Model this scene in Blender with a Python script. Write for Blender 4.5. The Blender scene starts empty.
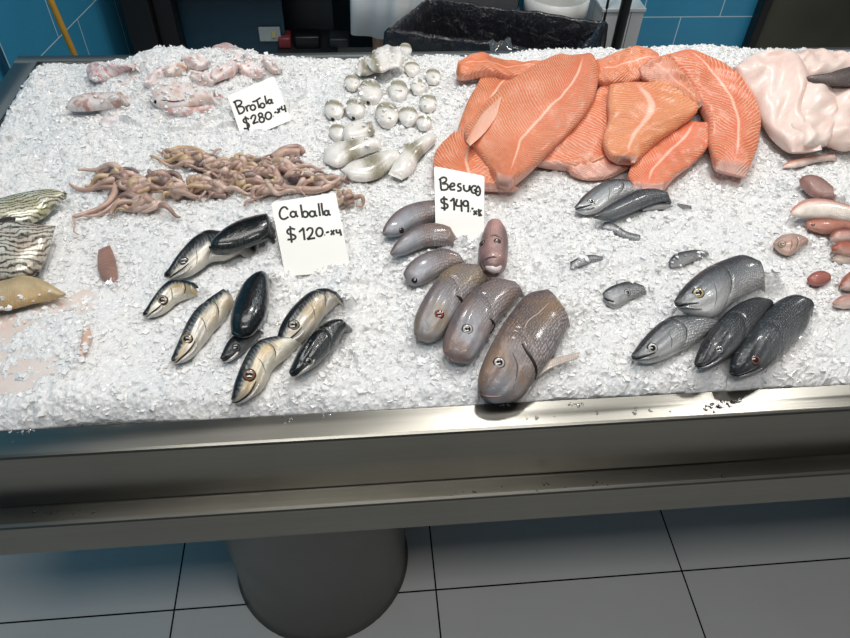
import bpy, math, random
import numpy as np
rng = np.random.RandomState(7); random.seed(7)
C = bpy.context.scene.collection
sc = bpy.context.scene
try:
    sc.cycles.use_denoising = True
    sc.cycles.max_bounces = 8
    sc.cycles.caustics_reflective = False; sc.cycles.caustics_refractive = False
except Exception: pass

# ------------------------------------------------------------------ camera
FOC = 690.0
def nrm(v): v = np.array(v, float); return v/np.linalg.norm(v)
Zw = -nrm((-29.6, 657, 690)); Yw = nrm((-90, -728.7, 690)); Xw = np.cross(Yw, Zw)
EYE = np.array([0, 0, 1.56])
def ray(px, py):
    v = np.array([(px-425)/FOC, (py-319)/FOC, 1.0]); return np.array([v@Xw, v@Yw, v@Zw])
def at(px, py, z):
    w = ray(px, py); return EYE + w*((z-EYE[2])/w[2])
def aty(px, py, y):
    w = ray(px, py); return EYE + w*(y/w[1])
def toc(P):
    q = P-EYE; return np.stack([q[..., 0]*Xw[i]+q[..., 1]*Yw[i]+q[..., 2]*Zw[i] for i in range(3)], -1)
def pix(P):
    c = toc(P); return np.stack([425+FOC*c[..., 0]/c[..., 2], 319+FOC*c[..., 1]/c[..., 2]], -1)
from mathutils import Matrix, Vector
cd = bpy.data.cameras.new('camera'); cam = bpy.data.objects.new('camera', cd); C.objects.link(cam)
cd.sensor_width = 36; cd.lens = FOC*36/850; cd.clip_start = .02
cr = [Xw[0], Yw[0], Zw[0]]; cu = [-Xw[1], -Yw[1], -Zw[1]]; cb = [-Xw[2], -Yw[2], -Zw[2]]
cam.matrix_world = Matrix(((cr[0], cu[0], cb[0], EYE[0]), (cr[1], cu[1], cb[1], EYE[1]), (cr[2], cu[2], cb[2], EYE[2]), (0, 0, 0, 1)))
sc.camera = cam

# ------------------------------------------------------------------ materials
def lin(c):
    if isinstance(c, str): c = [int(c[i:i+2], 16)/255 for i in (0, 2, 4)]
    return tuple((x/12.92 if x <= .04045 else ((x+.055)/1.055)**2.4) for x in c)+(1,)
class NT:
    def __init__(s, name):
        s.m = bpy.data.materials.new(name); s.m.use_nodes = True; s.t = s.m.node_tree
        s.b = s.t.nodes['Principled BSDF']; s.out = s.t.nodes['Material Output']
    def n(s, typ, **k):
        nd = s.t.nodes.new(typ)
        for a, v in k.items():
            if a.startswith('i_'):
                key = a[2:].replace('_', ' ')
                s.inp(nd, key, v)
            else: setattr(nd, a, v)
        return nd
    def inp(s, nd, key, v):
        sk = nd.inputs[int(key)] if key.isdigit() else nd.inputs[key]
        if isinstance(v, bpy.types.NodeSocket): s.t.links.new(v, sk)
        else: sk.default_value = v
    def set(s, **k):
        for a, v in k.items(): s.inp(s.b, a.replace('_', ' '), v)
    def uv(s, name='UVMap'):
        return s.n('ShaderNodeUVMap', uv_map=name).outputs[0]
    def sep(s, v): return s.n('ShaderNodeSeparateXYZ', i_0=v).outputs
    def comb(s, x=0., y=0., z=0.): return s.n('ShaderNodeCombineXYZ', i_0=x, i_1=y, i_2=z).outputs[0]
    def math(s, op, a, b=0., c=0., clamp=False):
        return s.n('ShaderNodeMath', operation=op, use_clamp=clamp, i_0=a, i_1=b, i_2=c).outputs[0]
    def noise(s, vec, scale, det=3., rough=.5, dist=0.):
        return s.n('ShaderNodeTexNoise', i_Vector=vec, i_Scale=scale, i_Detail=det, i_Roughness=rough, i_Distortion=dist).outputs[0]
    def vor(s, vec, scale, feature='F1', out=0, rnd=1.):
        nd = s.n('ShaderNodeTexVoronoi', i_Vector=vec, feature=feature, i_Scale=scale, i_Randomness=rnd); return nd.outputs[out]
    def ramp(s, fac, stops, interp='LINEAR'):
        nd = s.n('ShaderNodeValToRGB', i_0=fac); r = nd.color_ramp; r.interpolation = interp
        while len(r.elements) < len(stops): r.elements.new(.5)
        for e, (p, c) in zip(r.elements, stops):
            e.position = p; e.color = lin(c) if not isinstance(c, float) else (c, c, c, 1)
        return nd.outputs[0]
    def mix(s, fac, a, b, mode='MIX'):
        nd = s.n('ShaderNodeMix', data_type='RGBA', blend_type=mode); nd.clamp_factor = True
        s.inp(nd, '0', fac)
        for idx, v in ((6, a), (7, b)):
            if isinstance(v, bpy.types.NodeSocket): s.t.links.new(v, nd.inputs[idx])
            else: nd.inputs[idx].default_value = lin(v)
        return nd.outputs[2]
    def bump(s, h, strength=.5, dist=.002):
        o = s.n('ShaderNodeBump', i_Height=h, i_Strength=strength, i_Distance=dist).outputs[0]
        s.t.links.new(o, s.b.inputs['Normal']); return o
    def obj(s): return s.n('ShaderNodeTexCoord').outputs['Object']
MC = {}
def cached(fn):
    def w(*a, **k):
        key = (fn.__name__, a, tuple(sorted(k.items())))
        if key not in MC: MC[key] = fn(*a, **k)
        return MC[key]
    return w
@cached
def plain(name, col, rough=.5, metal=0., coat=0., var=.08, scale=30., bump=.0, spec=.5):
    t = NT(name); o = t.obj(); nz = t.noise(o, scale, 4.)
    c = t.mix(var, col, t.ramp(nz, [(.3, '000000'), (.7, 'ffffff')]), 'OVERLAY')
    t.set(Base_Color=c, Roughness=rough, Metallic=metal, Coat_Weight=coat); t.inp(t.b, 'Specular IOR Level', spec)
    if bump: t.bump(nz, bump, .002)
    return t.m
@cached
def steel(name, base='a9a8a2', rough=.26, along=0):
    t = NT(name); o = t.obj(); s = t.sep(o)
    v = t.comb(t.math('MULTIPLY', s[0], 1.5 if along == 0 else 400.), t.math('MULTIPLY', s[1], 400. if along == 0 else 1.5), t.math('MULTIPLY', s[2], 400.))
    nz = t.noise(v, 1., 3.); big = t.noise(o, 6., 3.)
    c = t.mix(t.math('MULTIPLY', nz, .35), base, '55544f')
    c = t.mix(t.math('MULTIPLY', big, .35), c, '6a675f')
    t.set(Base_Color=c, Metallic=1.0, Roughness=t.math('MULTIPLY_ADD', big, .18, rough-.06), Anisotropic=.55)
    t.bump(nz, .06, .001); return t.m
@cached
def tiles(name, col, grout, w, h, offx=0., offz=0., mortar=.004, off=.5, rough=.2, var=.25):
    t = NT(name); u = t.uv('metres'); s = t.sep(u)
    v = t.comb(t.math('ADD', s[0], offx), t.math('ADD', s[1], offz))
    bt = t.n('ShaderNodeTexBrick', i_Vector=v, i_Scale=1.0, offset=off, offset_frequency=2)
    bt.inputs['Mortar Size'].default_value = mortar/2; bt.inputs['Brick Width'].default_value = w; bt.inputs['Row Height'].default_value = h
    bt.inputs['Mortar Smooth'].default_value = .1
    fac = bt.outputs['Fac']
    nz = t.noise(u, 5., 4.); nf = t.noise(t.comb(t.math('MULTIPLY', s[0], 8.), t.math('MULTIPLY', s[1], 90.)), 1., 3.)
    c = t.mix(t.math('MULTIPLY', nz, var), col, t.mix(.5, col, '000000'))
    c = t.mix(t.math('MULTIPLY', nf, var*.5), c, 'ffffff', 'SOFT_LIGHT')
    c = t.mix(fac, c, grout)
    t.set(Base_Color=c, Roughness=t.math('MULTIPLY_ADD', fac, .4, rough)); t.inp(t.b, 'Specular IOR Level', .2 if rough > .45 else .5); t.bump(fac, -.4, .002); return t.m

@cached
def fish_mat(name, back, side, belly, b0=.25, b1=.5, b2=.75, stripes=0., scales=.5, gold=0., rough=.22, metal=.35, coat=.22, fleck='ffffff', seed=0., blush=None, sc=1., face=None):
    t = NT(name); uv = t.sep(t.uv()); um = t.uv('metres'); u, v = uv[0], uv[1]
    off = t.n('ShaderNodeVectorMath', operation='ADD', i_0=um, i_1=(seed*1.7, seed*.9, 0)).outputs[0]
    nz = t.noise(off, 55., 4.); nb = t.noise(off, 18., 3.); nf = t.noise(off, 320., 2.)
    vv = t.math('ADD', v, t.math('MULTIPLY', t.math('SUBTRACT', nz, .5), .35))
    c = t.ramp(vv, [(0., back), (b0, back), (b1, side), (b2, belly), (1., belly)])
    if gold:
        g = t.math('MULTIPLY', t.ramp(nb, [(.42, 0.0), (.62, 1.0)]), t.ramp(v, [(.3, 0.0), (.45, gold), (.85, gold), (1., 0.0)]))
        c = t.mix(g, c, 'b99a63')
    if stripes:
        w = t.n('ShaderNodeTexWave', i_Vector=off, i_Scale=55., i_Distortion=9., i_Detail=2.); w.inputs['Detail Scale'].default_value = 1.2
        m = t.math('MULTIPLY', t.ramp(w.outputs[1], [(.35, 1.0), (.6, 0.0)]), t.ramp(v, [(.0, stripes), (b1*.8, stripes), (b1+.1, 0.0)]))
        c = t.mix(m, c, '0b0d10')
    if face: c = t.mix(t.math('MULTIPLY', t.ramp(u, [(.38, .75), (.62, 0.0)]), t.ramp(v, [(.15, 0.0), (.5, 1.0)])), c, face)
    # scale rows on the body, smooth skin on the head
    sm = t.sep(um)
    sv = t.comb(t.math('MULTIPLY', sm[0], 330.*sc), t.math('MULTIPLY', sm[1], 330.*sc))
    vo = t.n('ShaderNodeTexVoronoi', i_Vector=sv, i_Scale=1., i_Randomness=.45)
    body = t.ramp(u, [(.40, 0.05), (.62, 1.0)])
    sf = t.math('MULTIPLY', t.ramp(vo.outputs[0], [(.25, 0.0), (.6, 1.0)]), t.math('MULTIPLY', body, scales))
    c = t.mix(t.math('MULTIPLY', sf, .8), c, t.mix(.65, c, '000000'))
    glint = t.math('MULTIPLY', t.ramp(nf, [(.60, 0.0), (.72, .35)]), scales)
    c = t.mix(glint, c, fleck)
    mott = t.ramp(nz, [(.35, 0.0), (.7, .5)])
    c = t.mix(mott, c, t.mix(.45, c, '000000'))
    if blush:
        c = t.mix(t.math('MULTIPLY', t.ramp(nb, [(.45, 0.0), (.65, .7)]), 1.), c, blush)
    nc = t.noise(off, 140., 4., .6)
    t.set(Base_Color=c, Roughness=t.math('MULTIPLY_ADD', nc, .35, rough), Metallic=metal*.6, Coat_Weight=coat, Coat_Roughness=.12)
    h = t.math('ADD', t.math('MULTIPLY', sf, .7), t.math('ADD', t.math('MULTIPLY', nz, .8), t.math('MULTIPLY', nc, .8)))
    t.bump(h, .6, .002); return t.m

@cached
def salmon_mat(name, flesh='e2784c', fat='f6d0b0', freq=115., chev=.8, seed=0., line=.5, fleck=.0, skew=0., pale=.0, lw=.03):
    t = NT(name); uv = t.sep(t.uv()); um = t.uv('metres'); s = t.sep(um); u, v = uv[0], uv[1]
    o = t.n('ShaderNodeVectorMath', operation='ADD', i_0=um, i_1=(seed, seed*.37, 0)).outputs[0]
    nz = t.noise(o, 22., 3.); n2 = t.noise(o, 90., 3.); n3 = t.noise(o, 6., 2.)
    vl = t.math('ABSOLUTE', t.math('SUBTRACT', v, line))
    ph = t.math('ADD', t.math('MULTIPLY', s[0], freq*1.3), t.math('MULTIPLY', vl, chev*18.))
    ph = t.math('ADD', ph, t.math('MULTIPLY', s[1], skew*freq))
    ph = t.math('ADD', ph, t.math('MULTIPLY', t.math('SUBTRACT', nz, .5), 2.6))
    fr = t.math('ABSOLUTE', t.math('SUBTRACT', t.math('FRACT', ph), .5))
    ln = t.ramp(fr, [(.0, 1.0), (.13, .7), (.27, 0.0)])
    brk = t.ramp(n2, [(.3, .25), (.6, 1.0)])
    away = t.ramp(vl, [(.05, .3), (.22, 1.0)])
    lf = t.math('MULTIPLY', t.math('MULTIPLY', ln, brk), away)
    c = t.mix(t.ramp(n3, [(.35, 0.0), (.65, .55)]), flesh, 'd25c34')
    c = t.mix(t.ramp(nz, [(.45, 0.0), (.75, .35)]), c, 'e88a5a')
    c = t.mix(t.math('MULTIPLY', lf, .8), c, fat)
    # pale centre seam
    wob = t.math('MULTIPLY', t.math('SUBTRACT', nz, .5), .06)
    seam = t.ramp(t.math('ABSOLUTE', t.math('ADD', t.math('SUBTRACT', v, line), wob)), [(.0, 1.0), (lw*.6, .7), (lw, 0.0)])
    seam = t.math('MULTIPLY', seam, t.ramp(u, [(.06, 0.0), (.15, .8), (.85, .8), (.95, 0.0)]))
    c = t.mix(seam, c, 'f6cdb6')
    if fleck:
        vf = t.vor(o, 210.); m = t.math('MULTIPLY', t.ramp(vf, [(.12, 1.0), (.3, 0.0)]), t.math('MULTIPLY', t.ramp(nz, [(.4, 0.0), (.55, fleck)]), 1.))
        c = t.mix(m, c, 'f7cba4')
    if pale:
        c = t.mix(t.math('MULTIPLY', t.ramp(n3, [(.5, 0.0), (.6, 1.0)]), pale), c, 'f0b5a4')
    edge = t.ramp(v, [(.0, 1.0), (.015, .6), (.04, 0.0), (.96, 0.0), (.985, .6), (1., 1.0)])
    c = t.mix(t.math('MULTIPLY', edge, .55), c, 'e9a893')
    c = t.mix(t.ramp(u, [(.955, 0.0), (.985, .7)]), c, 'd8b3aa')
    c = t.n('ShaderNodeHueSaturation', i_Hue=.504, i_Saturation=.97, i_Value=.95, i_Color=c).outputs[0]
    t.set(Base_Color=c, Roughness=.36, Coat_Weight=.12, Coat_Roughness=.25, Subsurface_Weight=.12, Subsurface_Scale=.006)
    t.b.inputs['Subsurface Radius'].default_value = (1, .35, .2)
    t.bump(t.math('ADD', t.math('MULTIPLY', lf, -1.), n2), .6, .002); return t.m

@cached
def flesh_mat(name, base, tint, line='f6e6da', freq=120., lf=.3, seed=0., rough=.34, sss=.25, scale=20., frost=0.):
    t = NT(name); um = t.uv('metres'); s = t.sep(um)
    o = t.n('ShaderNodeVectorMath', operation='ADD', i_0=um, i_1=(seed, seed*.61, 0)).outputs[0]
    nz = t.noise(o, scale, 4.); n2 = t.noise(o, 110., 3.)
    c = t.mix(t.ramp(nz, [(.35, 0.0), (.68, 1.0)]), base, tint)
    ph = t.math('ADD', t.math('MULTIPLY', s[0], freq), t.math('MULTIPLY', nz, 6.))
    fr = t.math('ABSOLUTE', t.math('SUBTRACT', t.math('FRACT', ph), .5))
    l = t.math('MULTIPLY', t.ramp(fr, [(.0, 1.0), (.2, 0.0)]), t.ramp(n2, [(.4, 0.0), (.6, 1.0)]))
    c = t.mix(t.math('MULTIPLY', l, lf), c, line)
    if frost:
        fn = t.noise(o, 70., 5., .65); c = t.mix(t.math('MULTIPLY', t.ramp(fn, [(.40, 0.0), (.56, 1.0)]), frost), c, 'eeebea')
    t.set(Base_Color=c, Roughness=rough, Coat_Weight=.15, Coat_Roughness=.2, Subsurface_Weight=sss, Subsurface_Scale=.008)
    t.b.inputs['Subsurface Radius'].default_value = (1, .5, .35)
    t.bump(t.math('ADD', nz, n2), .3, .002); return t.m

@cached
def band_mat(name, seed=0., pos=.45, w=.14):
    """pale squid mantle with an olive-brown ring of fine dots"""
    t = NT(name); uv = t.sep(t.uv()); um = t.uv('metres')
    nz = t.noise(um, 60., 3.); dots = t.vor(um, 420.)
    uu = t.math('ADD', uv[0], t.math('MULTIPLY', t.math('SUBTRACT', nz, .5), .12))
    d = t.math('ABSOLUTE', t.math('SUBTRACT', uu, pos))
    f = t.ramp(d, [(.0, .9), (w*.6, .75), (w*1.3, .15), (w*2.2, 0.0)])
    c = t.mix(t.ramp(nz, [(.4, 0.0), (.7, .7)]), 'eeeae4', 'd8d0c6')
    c = t.mix(t.math('MULTIPLY', f, t.ramp(dots, [(.2, 1.0), (.7, .8)])), c, '6e6438')
    c = t.mix(t.math('MULTIPLY', t.ramp(dots, [(.1, 1.0), (.25, 0.0)]), .25), c, '6b6450')
    t.set(Base_Color=c, Roughness=.22, Coat_Weight=.4, Coat_Roughness=.1, Subsurface_Weight=.08, Subsurface_Scale=.004)
    t.bump(nz, .2, .002); return t.m

@cached
def eye_mat(name, iris, rim='24211f'):
    t = NT(name); o = t.obj(); s = t.sep(o)
    r = t.math('SQRT', t.math('ADD', t.math('MULTIPLY', s[0], s[0]), t.math('MULTIPLY', s[1], s[1])))
    ir = t.mix(t.ramp(t.noise(o, 3., 3.), [(.3, 0.0), (.7, .7)]), iris, t.mix(.55, iris, '000000'))
    c0 = t.ramp(r, [(.0, 0.0), (.46, 0.0), (.52, 1.0), (.72, 1.0), (.84, 0.0)]); c = t.mix(c0, rim, ir)
    t.set(Base_Color=c, Roughness=.12, Coat_Weight=1., Coat_Roughness=.03); return t.m

def ice_mat(name, shard=False):
    t = NT(name); o = t.obj(); nz = t.noise(o, 260., 4., .6); nb = t.noise(o, 9., 3.)
    c = t.mix(t.ramp(nb, [(.35, 0.0), (.65, 1.0)]), 'e7e8e8', 'f1efed')
    if shard:
        t.set(Base_Color=c, Roughness=.18, IOR=1.31, Coat_Weight=.3)
        t.bump(nz, .35, .002)
    else:
        v = t.vor(o, 170.)
        t.set(Base_Color=c, Roughness=.24, IOR=1.31, Subsurface_Weight=.5, Subsurface_Scale=.012, Coat_Weight=.3, Coat_Roughness=.1)
        t.b.inputs['Subsurface Radius'].default_value = (1, 1, 1)
        t.bump(t.math('ADD', nz, v), .55, .004)
    return t.m

# ------------------------------------------------------------------ mesh helpers
def link(name, V, F, mat=None, parent=None, uvs=None, smooth=True, origin=None, mats=None):
    V = np.asarray(V, float)
    org = V.mean(0) if origin is None else np.asarray(origin, float)
    me = bpy.data.meshes.new(name)
    me.from_pydata((V-org).tolist(), [], F if isinstance(F, list) else F.tolist()); me.update()
    if uvs is not None:
        li = np.empty(len(me.loops), int); me.loops.foreach_get('vertex_index', li)
        for k, (nm, arr) in enumerate(uvs.items()):
            l = me.uv_layers.new(name=nm); l.data.foreach_set('uv', np.asarray(arr, float)[li].ravel())
    if smooth: me.polygons.foreach_set('use_smooth', [True]*len(me.polygons))
    if mat: me.materials.append(mat)
    o = bpy.data.objects.new(name, me); C.objects.link(o)
    o['_w'] = org.tolist()
    if parent is not None:
        o.parent = parent; o.location = org-np.array(parent['_w'])
    else: o.location = org
    return o
def empty(name, loc):
    o = bpy.data.objects.new(name, None); C.objects.link(o); o.location = loc; o['_w'] = list(map(float, loc)); o.empty_display_size = .05; return o
def tag(o, label=None, cat=None, group=None, kind=None):
    if label: o['label'] = label
    if cat: o['category'] = cat
    if group: o['group'] = group
    if kind: o['kind'] = kind
    return o
def crom(P, n, closed=False):
    """smooth curve through points, n samples spaced by length"""
    P = np.asarray(P, float)
    if len(P) < 3:
        t = np.linspace(0, 1, n)[:, None]; return P[0]*(1-t)+P[-1]*t
    E = np.vstack([2*P[0]-P[1], P, 2*P[-1]-P[-2]]); out = []
    for i in range(len(P)-1):
        p0, p1, p2, p3 = E[i:i+4]
        for t in np.linspace(0, 1, 12, endpoint=False):
            out.append(.5*((2*p1)+(-p0+p2)*t+(2*p0-5*p1+4*p2-p3)*t*t+(-p0+3*p1-3*p2+p3)*t**3))
    out.append(P[-1]); out = np.array(out)
    d = np.r_[0, np.cumsum(np.linalg.norm(np.diff(out, axis=0), axis=1))]
    s = np.linspace(0, d[-1], n); return np.stack([np.interp(s, d, out[:, k]) for k in range(out.shape[1])], 1)
def gridfaces(nu, nv, wrap=True, off=0):
    F = []
    for i in range(nu-1):
        for j in range(nv if wrap else nv-1):
            k = (j+1) % nv; F.append((off+i*nv+j, off+i*nv+k, off+(i+1)*nv+k, off+(i+1)*nv+j))
    return F
def tube_data(P, r, ns=8, flat=1., up=None):
    P = np.asarray(P, float); n = len(P); r = np.broadcast_to(r, (n,))
    T = np.gradient(P, axis=0); T /= np.linalg.norm(T, axis=1)[:, None]+1e-12
    up = np.array([0, 0, 1.]) if up is None else np.asarray(up, float)
    V = []
    A = np.cross(T[0], up)
    if np.linalg.norm(A) < 1e-3: A = np.cross(T[0], [1, 0, 0.])
    for i in range(n):
        A = A-T[i]*(A@T[i]); A /= np.linalg.norm(A)+1e-12; B = np.cross(A, T[i])
        for k in range(ns):
            a = 2*math.pi*k/ns; V.append(P[i]+r[i]*(A*math.cos(a)+B*flat*math.sin(a)))
    F = gridfaces(n, ns); F.append(tuple(range(ns))[::-1]); F.append(tuple((n-1)*ns+k for k in range(ns)))
    s = np.r_[0, np.cumsum(np.linalg.norm(np.diff(P, axis=0), axis=1))]
    uv = np.stack([np.repeat(s/s[-1], ns), np.tile(np.arange(ns)/ns, n)], 1)
    um = np.stack([np.repeat(s, ns), np.tile(np.arange(ns)/ns, n)*np.repeat(r, ns)*6], 1)
    return np.array(V), F, uv, um
def tube(name, P, r, mat, parent=None, ns=8, flat=1., up=None):
    V, F, uv, um = tube_data(P, r, ns, flat, up); return link(name, V, F, mat, parent, {'UVMap': uv, 'metres': um})
def join(parts):
    Vs, Fs, us, ms = [], [], [], []; o = 0
    for V, F, u, m in parts:
        Vs.append(V); Fs += [tuple(i+o for i in f) for f in F]; us.append(u); ms.append(m); o += len(V)
    return np.vstack(Vs), Fs, np.vstack(us), np.vstack(ms)
def box_data(lo, hi, bev=.0):
    lo, hi = np.array(lo, float), np.array(hi, float)
    import bmesh
    bm = bmesh.new(); bmesh.ops.create_cube(bm, size=1)
    for v in bm.verts: v.co = Vector(lo+(np.array(v.co)+.5)*(hi-lo))
    if bev: bmesh.ops.bevel(bm, geom=bm.edges[:], offset=bev, segments=3, affect='EDGES', profile=.5)
    bm.verts.index_update()
    V = np.array([v.co[:] for v in bm.verts]); F = [tuple(v.index for v in f.verts) for f in bm.faces]; bm.free(); return V, F
def boxes(name, lst, mat, parent=None, smooth=False):
    Vs, Fs, o = [], [], 0
    for b in lst:
        V, F = box_data(*b); Vs.append(V); Fs += [tuple(i+o for i in f) for f in F]; o += len(V)
    V = np.vstack(Vs); return link(name, V, Fs, mat, parent, None, smooth)
def quad(name, P, mat, parent=None, um=None, thick=0.):
    """flat panel through four corners; uv in metres"""
    P = np.array(P, float); N = np.cross(P[1]-P[0], P[3]-P[0]); N /= np.linalg.norm(N)
    e = (P[1]-P[0])/np.linalg.norm(P[1]-P[0]); g = np.cross(N, e)
    V = np.vstack([P, P-N*thick]); F = [(0, 1, 2, 3), (7, 6, 5, 4), (0, 4, 5, 1), (1, 5, 6, 2), (2, 6, 7, 3), (3, 7, 4, 0)] if thick else [(0, 1, 2, 3)]
    if not thick: V = P
    q = V-P[0] if um is None else V-np.array(um); m = np.stack([q@e, q@g], 1)
    return link(name, V, F, mat, parent, {'UVMap': m, 'metres': m}, False)

# ------------------------------------------------------------------ ice surface
RIM = .87
HEAPS = [  # px, py, radius x, radius y (metres), height
    (205, 78, .17, .11, .035), (135, 85, .13, .10, .012), (215, 180, .24, .07, .006), (380, 90, .13, .18, .022),
    (590, 95, .26, .17, .045), (700, 90, .16, .15, .035), (800, 90, .2, .16, .04), (500, 120, .15, .16, .02),
    (30, 230, .12, .08, .015), (60, 340, .12, .07, .012), (640, 215, .09, .06, .008), (600, 250, .12, .09, .010), (650, 262, .07, .03, .012),
    (835, 215, .12, .12, .010), (490, 250, .03, .04, .006), (560, 300, .04, .05, .010), (790, 300, .05, .05, .008),
    (345, 290, .03, .05, .010), (225, 285, .03, .03, .010), (270, 265, .02, .03, .012), (740, 240, .10, .05, .008), (445, 400, .08, .02, .004),
    (300, 395, .07, .03, -.004), (150, 395, .15, .03, .006), (650, 385, .12, .02, .004), (140, 145, .25, .1, .004), (20, 95, .08, .15, .006)]
HP = [(at(x, y, .885)[:2], rx, ry, h) for x, y, rx, ry, h in HEAPS]
X0, X1, Y0, Y1 = -.65, 1.60, .506, 1.425
def hsmooth(x, y):
    h = np.full(np.shape(x), RIM+.012) + .004*np.sin(x*9+1)*np.cos(y*7)+.003*np.sin(x*23+y*17)
    for (c, rx, ry, hh) in HP:
        h = h+hh*np.exp(-(((x-c[0])/rx)**2+((y-c[1])/ry)**2)/1.1)
    e = np.clip(np.minimum(np.minimum(x-X0, X1-x)/.03, (y-Y0)/.03), 0, 1); h = h-(1-e)**2*.018
    b = np.clip((1.45-y)/.09, 0, 1); b = b*b*(3-2*b)
    return (RIM-.004)*(1-b)+h*b
def on(px, py, lift=0., it=6):
    z = RIM+.012
    for _ in range(it):
        P = at(px, py, z); z = float(hsmooth(P[0], P[1]))+lift
    return at(px, py, z)

TAILS = []
FOOT = []      # sampled footprint of everything lying on the ice
def loft(name, A, B, mat, parent=None, la=.01, lb=.005, th=.015, under=.8, nu=64, nv=40, p=1., head=.35, tail=0., ext=.05, drop=-1., taper=.8, shrink=.95, disp=None, foot=True, headpow=.5, la2=None, lb2=None, z_fixed=None):
    """solid body between two traced edges: lies on the ice, round in section, its far end running down into the ice"""
    a = crom(A, nu); b = crom(B, nu)
    u = np.linspace(0, 1, nu)
    la2 = la if la2 is None else la2; lb2 = lb if lb2 is None else lb2
    PA = np.array([on(*a[i], la+(la2-la)*u[i]) for i in range(nu)]); PB = np.array([on(*b[i], lb+(lb2-lb)*u[i]) for i in range(nu)])
    Cn = (PA+PB)/2; W = (PA-PB)/2*shrink
    cf = np.minimum(1, u/head); prof = (1-(1-cf)**2)**headpow
    if tail: ct = np.minimum(1, (1-u)/tail); prof = prof*(1-(1-ct)**2)**.5
    thk = th*prof
    U = np.gradient(Cn, axis=0); U /= np.linalg.norm(U, axis=1)[:, None]
    if ext:
        m = 14; d = nrm(Cn[-1]-Cn[-8]); k = np.linspace(0, 1, m+1)[1:]
        dep = (max(la2, lb2)+th+.022) if drop < 0 else drop; Ce = Cn[-1]+d*ext*k[:, None]; Ce[:, 2] = Cn[-1][2]-dep*k**.9
        if drop < 0: TAILS.append((Cn[-1]+d*(ext*.3), float(np.linalg.norm(W[-1])), (max(la2, lb2)+th*.2)*.8))
        We = W[-1]*(1-(1-taper)*k[:, None]**1.5); We[-1] *= .5
        te = thk[-1]*(1-.6*k**1.5); te[-1] *= .3
        Cn = np.vstack([Cn, Ce]); W = np.vstack([W, We]); thk = np.r_[thk, te]
        U = np.vstack([U, np.tile(U[-1], (m, 1))]); u = np.r_[u, 1+k*.4]
    n = len(Cn); N = np.cross(U, W); N /= np.linalg.norm(N, axis=1)[:, None]; N *= np.sign(N[:, 2:3])
    ang = np.linspace(0, 2*np.pi, nv, endpoint=False)
    cv = np.sign(np.cos(ang))*np.abs(np.cos(ang))**p; sh = np.sign(np.sin(ang))*np.abs(np.sin(ang))**p
    vv = (1-cv)/2
    hh = np.where(sh > 0, sh, sh*under)[None, :]*thk[:, None]
    if disp is not None:
        dd = disp(u[:, None]+0*vv[None, :], vv[None, :]+0*u[:, None]); hh = hh+np.where(sh > .02, 1, 0)[None, :]*dd*np.minimum(1, 2*thk/max(th, 1e-6))[:, None]*np.abs(sh)[None, :]**.5
    V = Cn[:, None, :]+W[:, None, :]*cv[None, :, None]+N[:, None, :]*hh[:, :, None]
    F = gridfaces(n, nv); F.append(tuple(range(nv))[::-1]); F.append(tuple((n-1)*nv+k for k in range(nv)))
    s = np.r_[0, np.cumsum(np.linalg.norm(np.diff(Cn, axis=0), axis=1))]; wl = np.linalg.norm(W, axis=1)
    uv = np.stack([np.repeat(u, nv), np.tile(vv, n)], 1)
    um = np.stack([np.repeat(s, nv), (np.outer(wl, -cv)+wl.mean()).ravel()], 1)
    # orient outward
    if np.dot(np.cross(V[1, 1]-V[1, 0], V[2, 0]-V[1, 0]), V[1, 0]-Cn[1]) < 0: F = [f[::-1] for f in F]
    o = link(name, V.reshape(-1, 3), F, mat, parent, {'UVMap': uv, 'metres': um})
    top = sh > -.05
    rec = dict(o=o, V=V, N=N, W=W, C=Cn, U=U, u=u, top=top, nv=nv, ang=ang, thk=thk, len=s[nu-1])
    if foot:
        q = V[:int(nu*(.87 if ext and drop < 0 else 1))][:, sh > 0.0]; FOOT.append(q.reshape(-1, 3))
    return rec
def surf(rec, u, v):
    """point and outward normal on the upper side at (u, v)"""
    i = np.interp(u, rec['u'], np.arange(len(rec['u']))); a = math.acos(max(-1, min(1, 1-2*v)))
    j = a/(2*math.pi)*rec['nv']; i0 = int(min(i, len(rec['u'])-2)); j0 = int(j) % rec['nv']; j1 = (j0+1) % rec['nv']; fi, fj = i-i0, j-int(j); V = rec['V']
    P = (V[i0, j0]*(1-fj)+V[i0, j1]*fj)*(1-fi)+(V[i0+1, j0]*(1-fj)+V[i0+1, j1]*fj)*fi
    du = V[i0+1, j0]-V[i0, j0]; dv = V[i0, j1]-V[i0, j0]; N = np.cross(du, dv); N /= np.linalg.norm(N)+1e-12
    if N@rec['N'][i0] < 0: N = -N
    return P, N
def pick(rec, px, py):
    V = rec['V'][:, rec['top']]; q = pix(V); d = np.hypot(q[..., 0]-px, q[..., 1]-py)+np.linalg.norm(V-EYE, axis=-1)*250
    k = np.unravel_index(d.argmin(), d.shape); P = V[k]
    jj = np.nonzero(rec['top'])[0][k[1]]; nv = rec['nv']; a, b = rec['V'][k[0], (jj+1) % nv], rec['V'][k[0], jj-1]
    c = rec['V'][min(k[0]+1, len(rec['u'])-1), jj]-rec['V'][max(k[0]-1, 0), jj]; N = np.cross(a-b, c); N /= np.linalg.norm(N)
    if N@(EYE-P) < 0: N = -N
    return P, N
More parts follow.
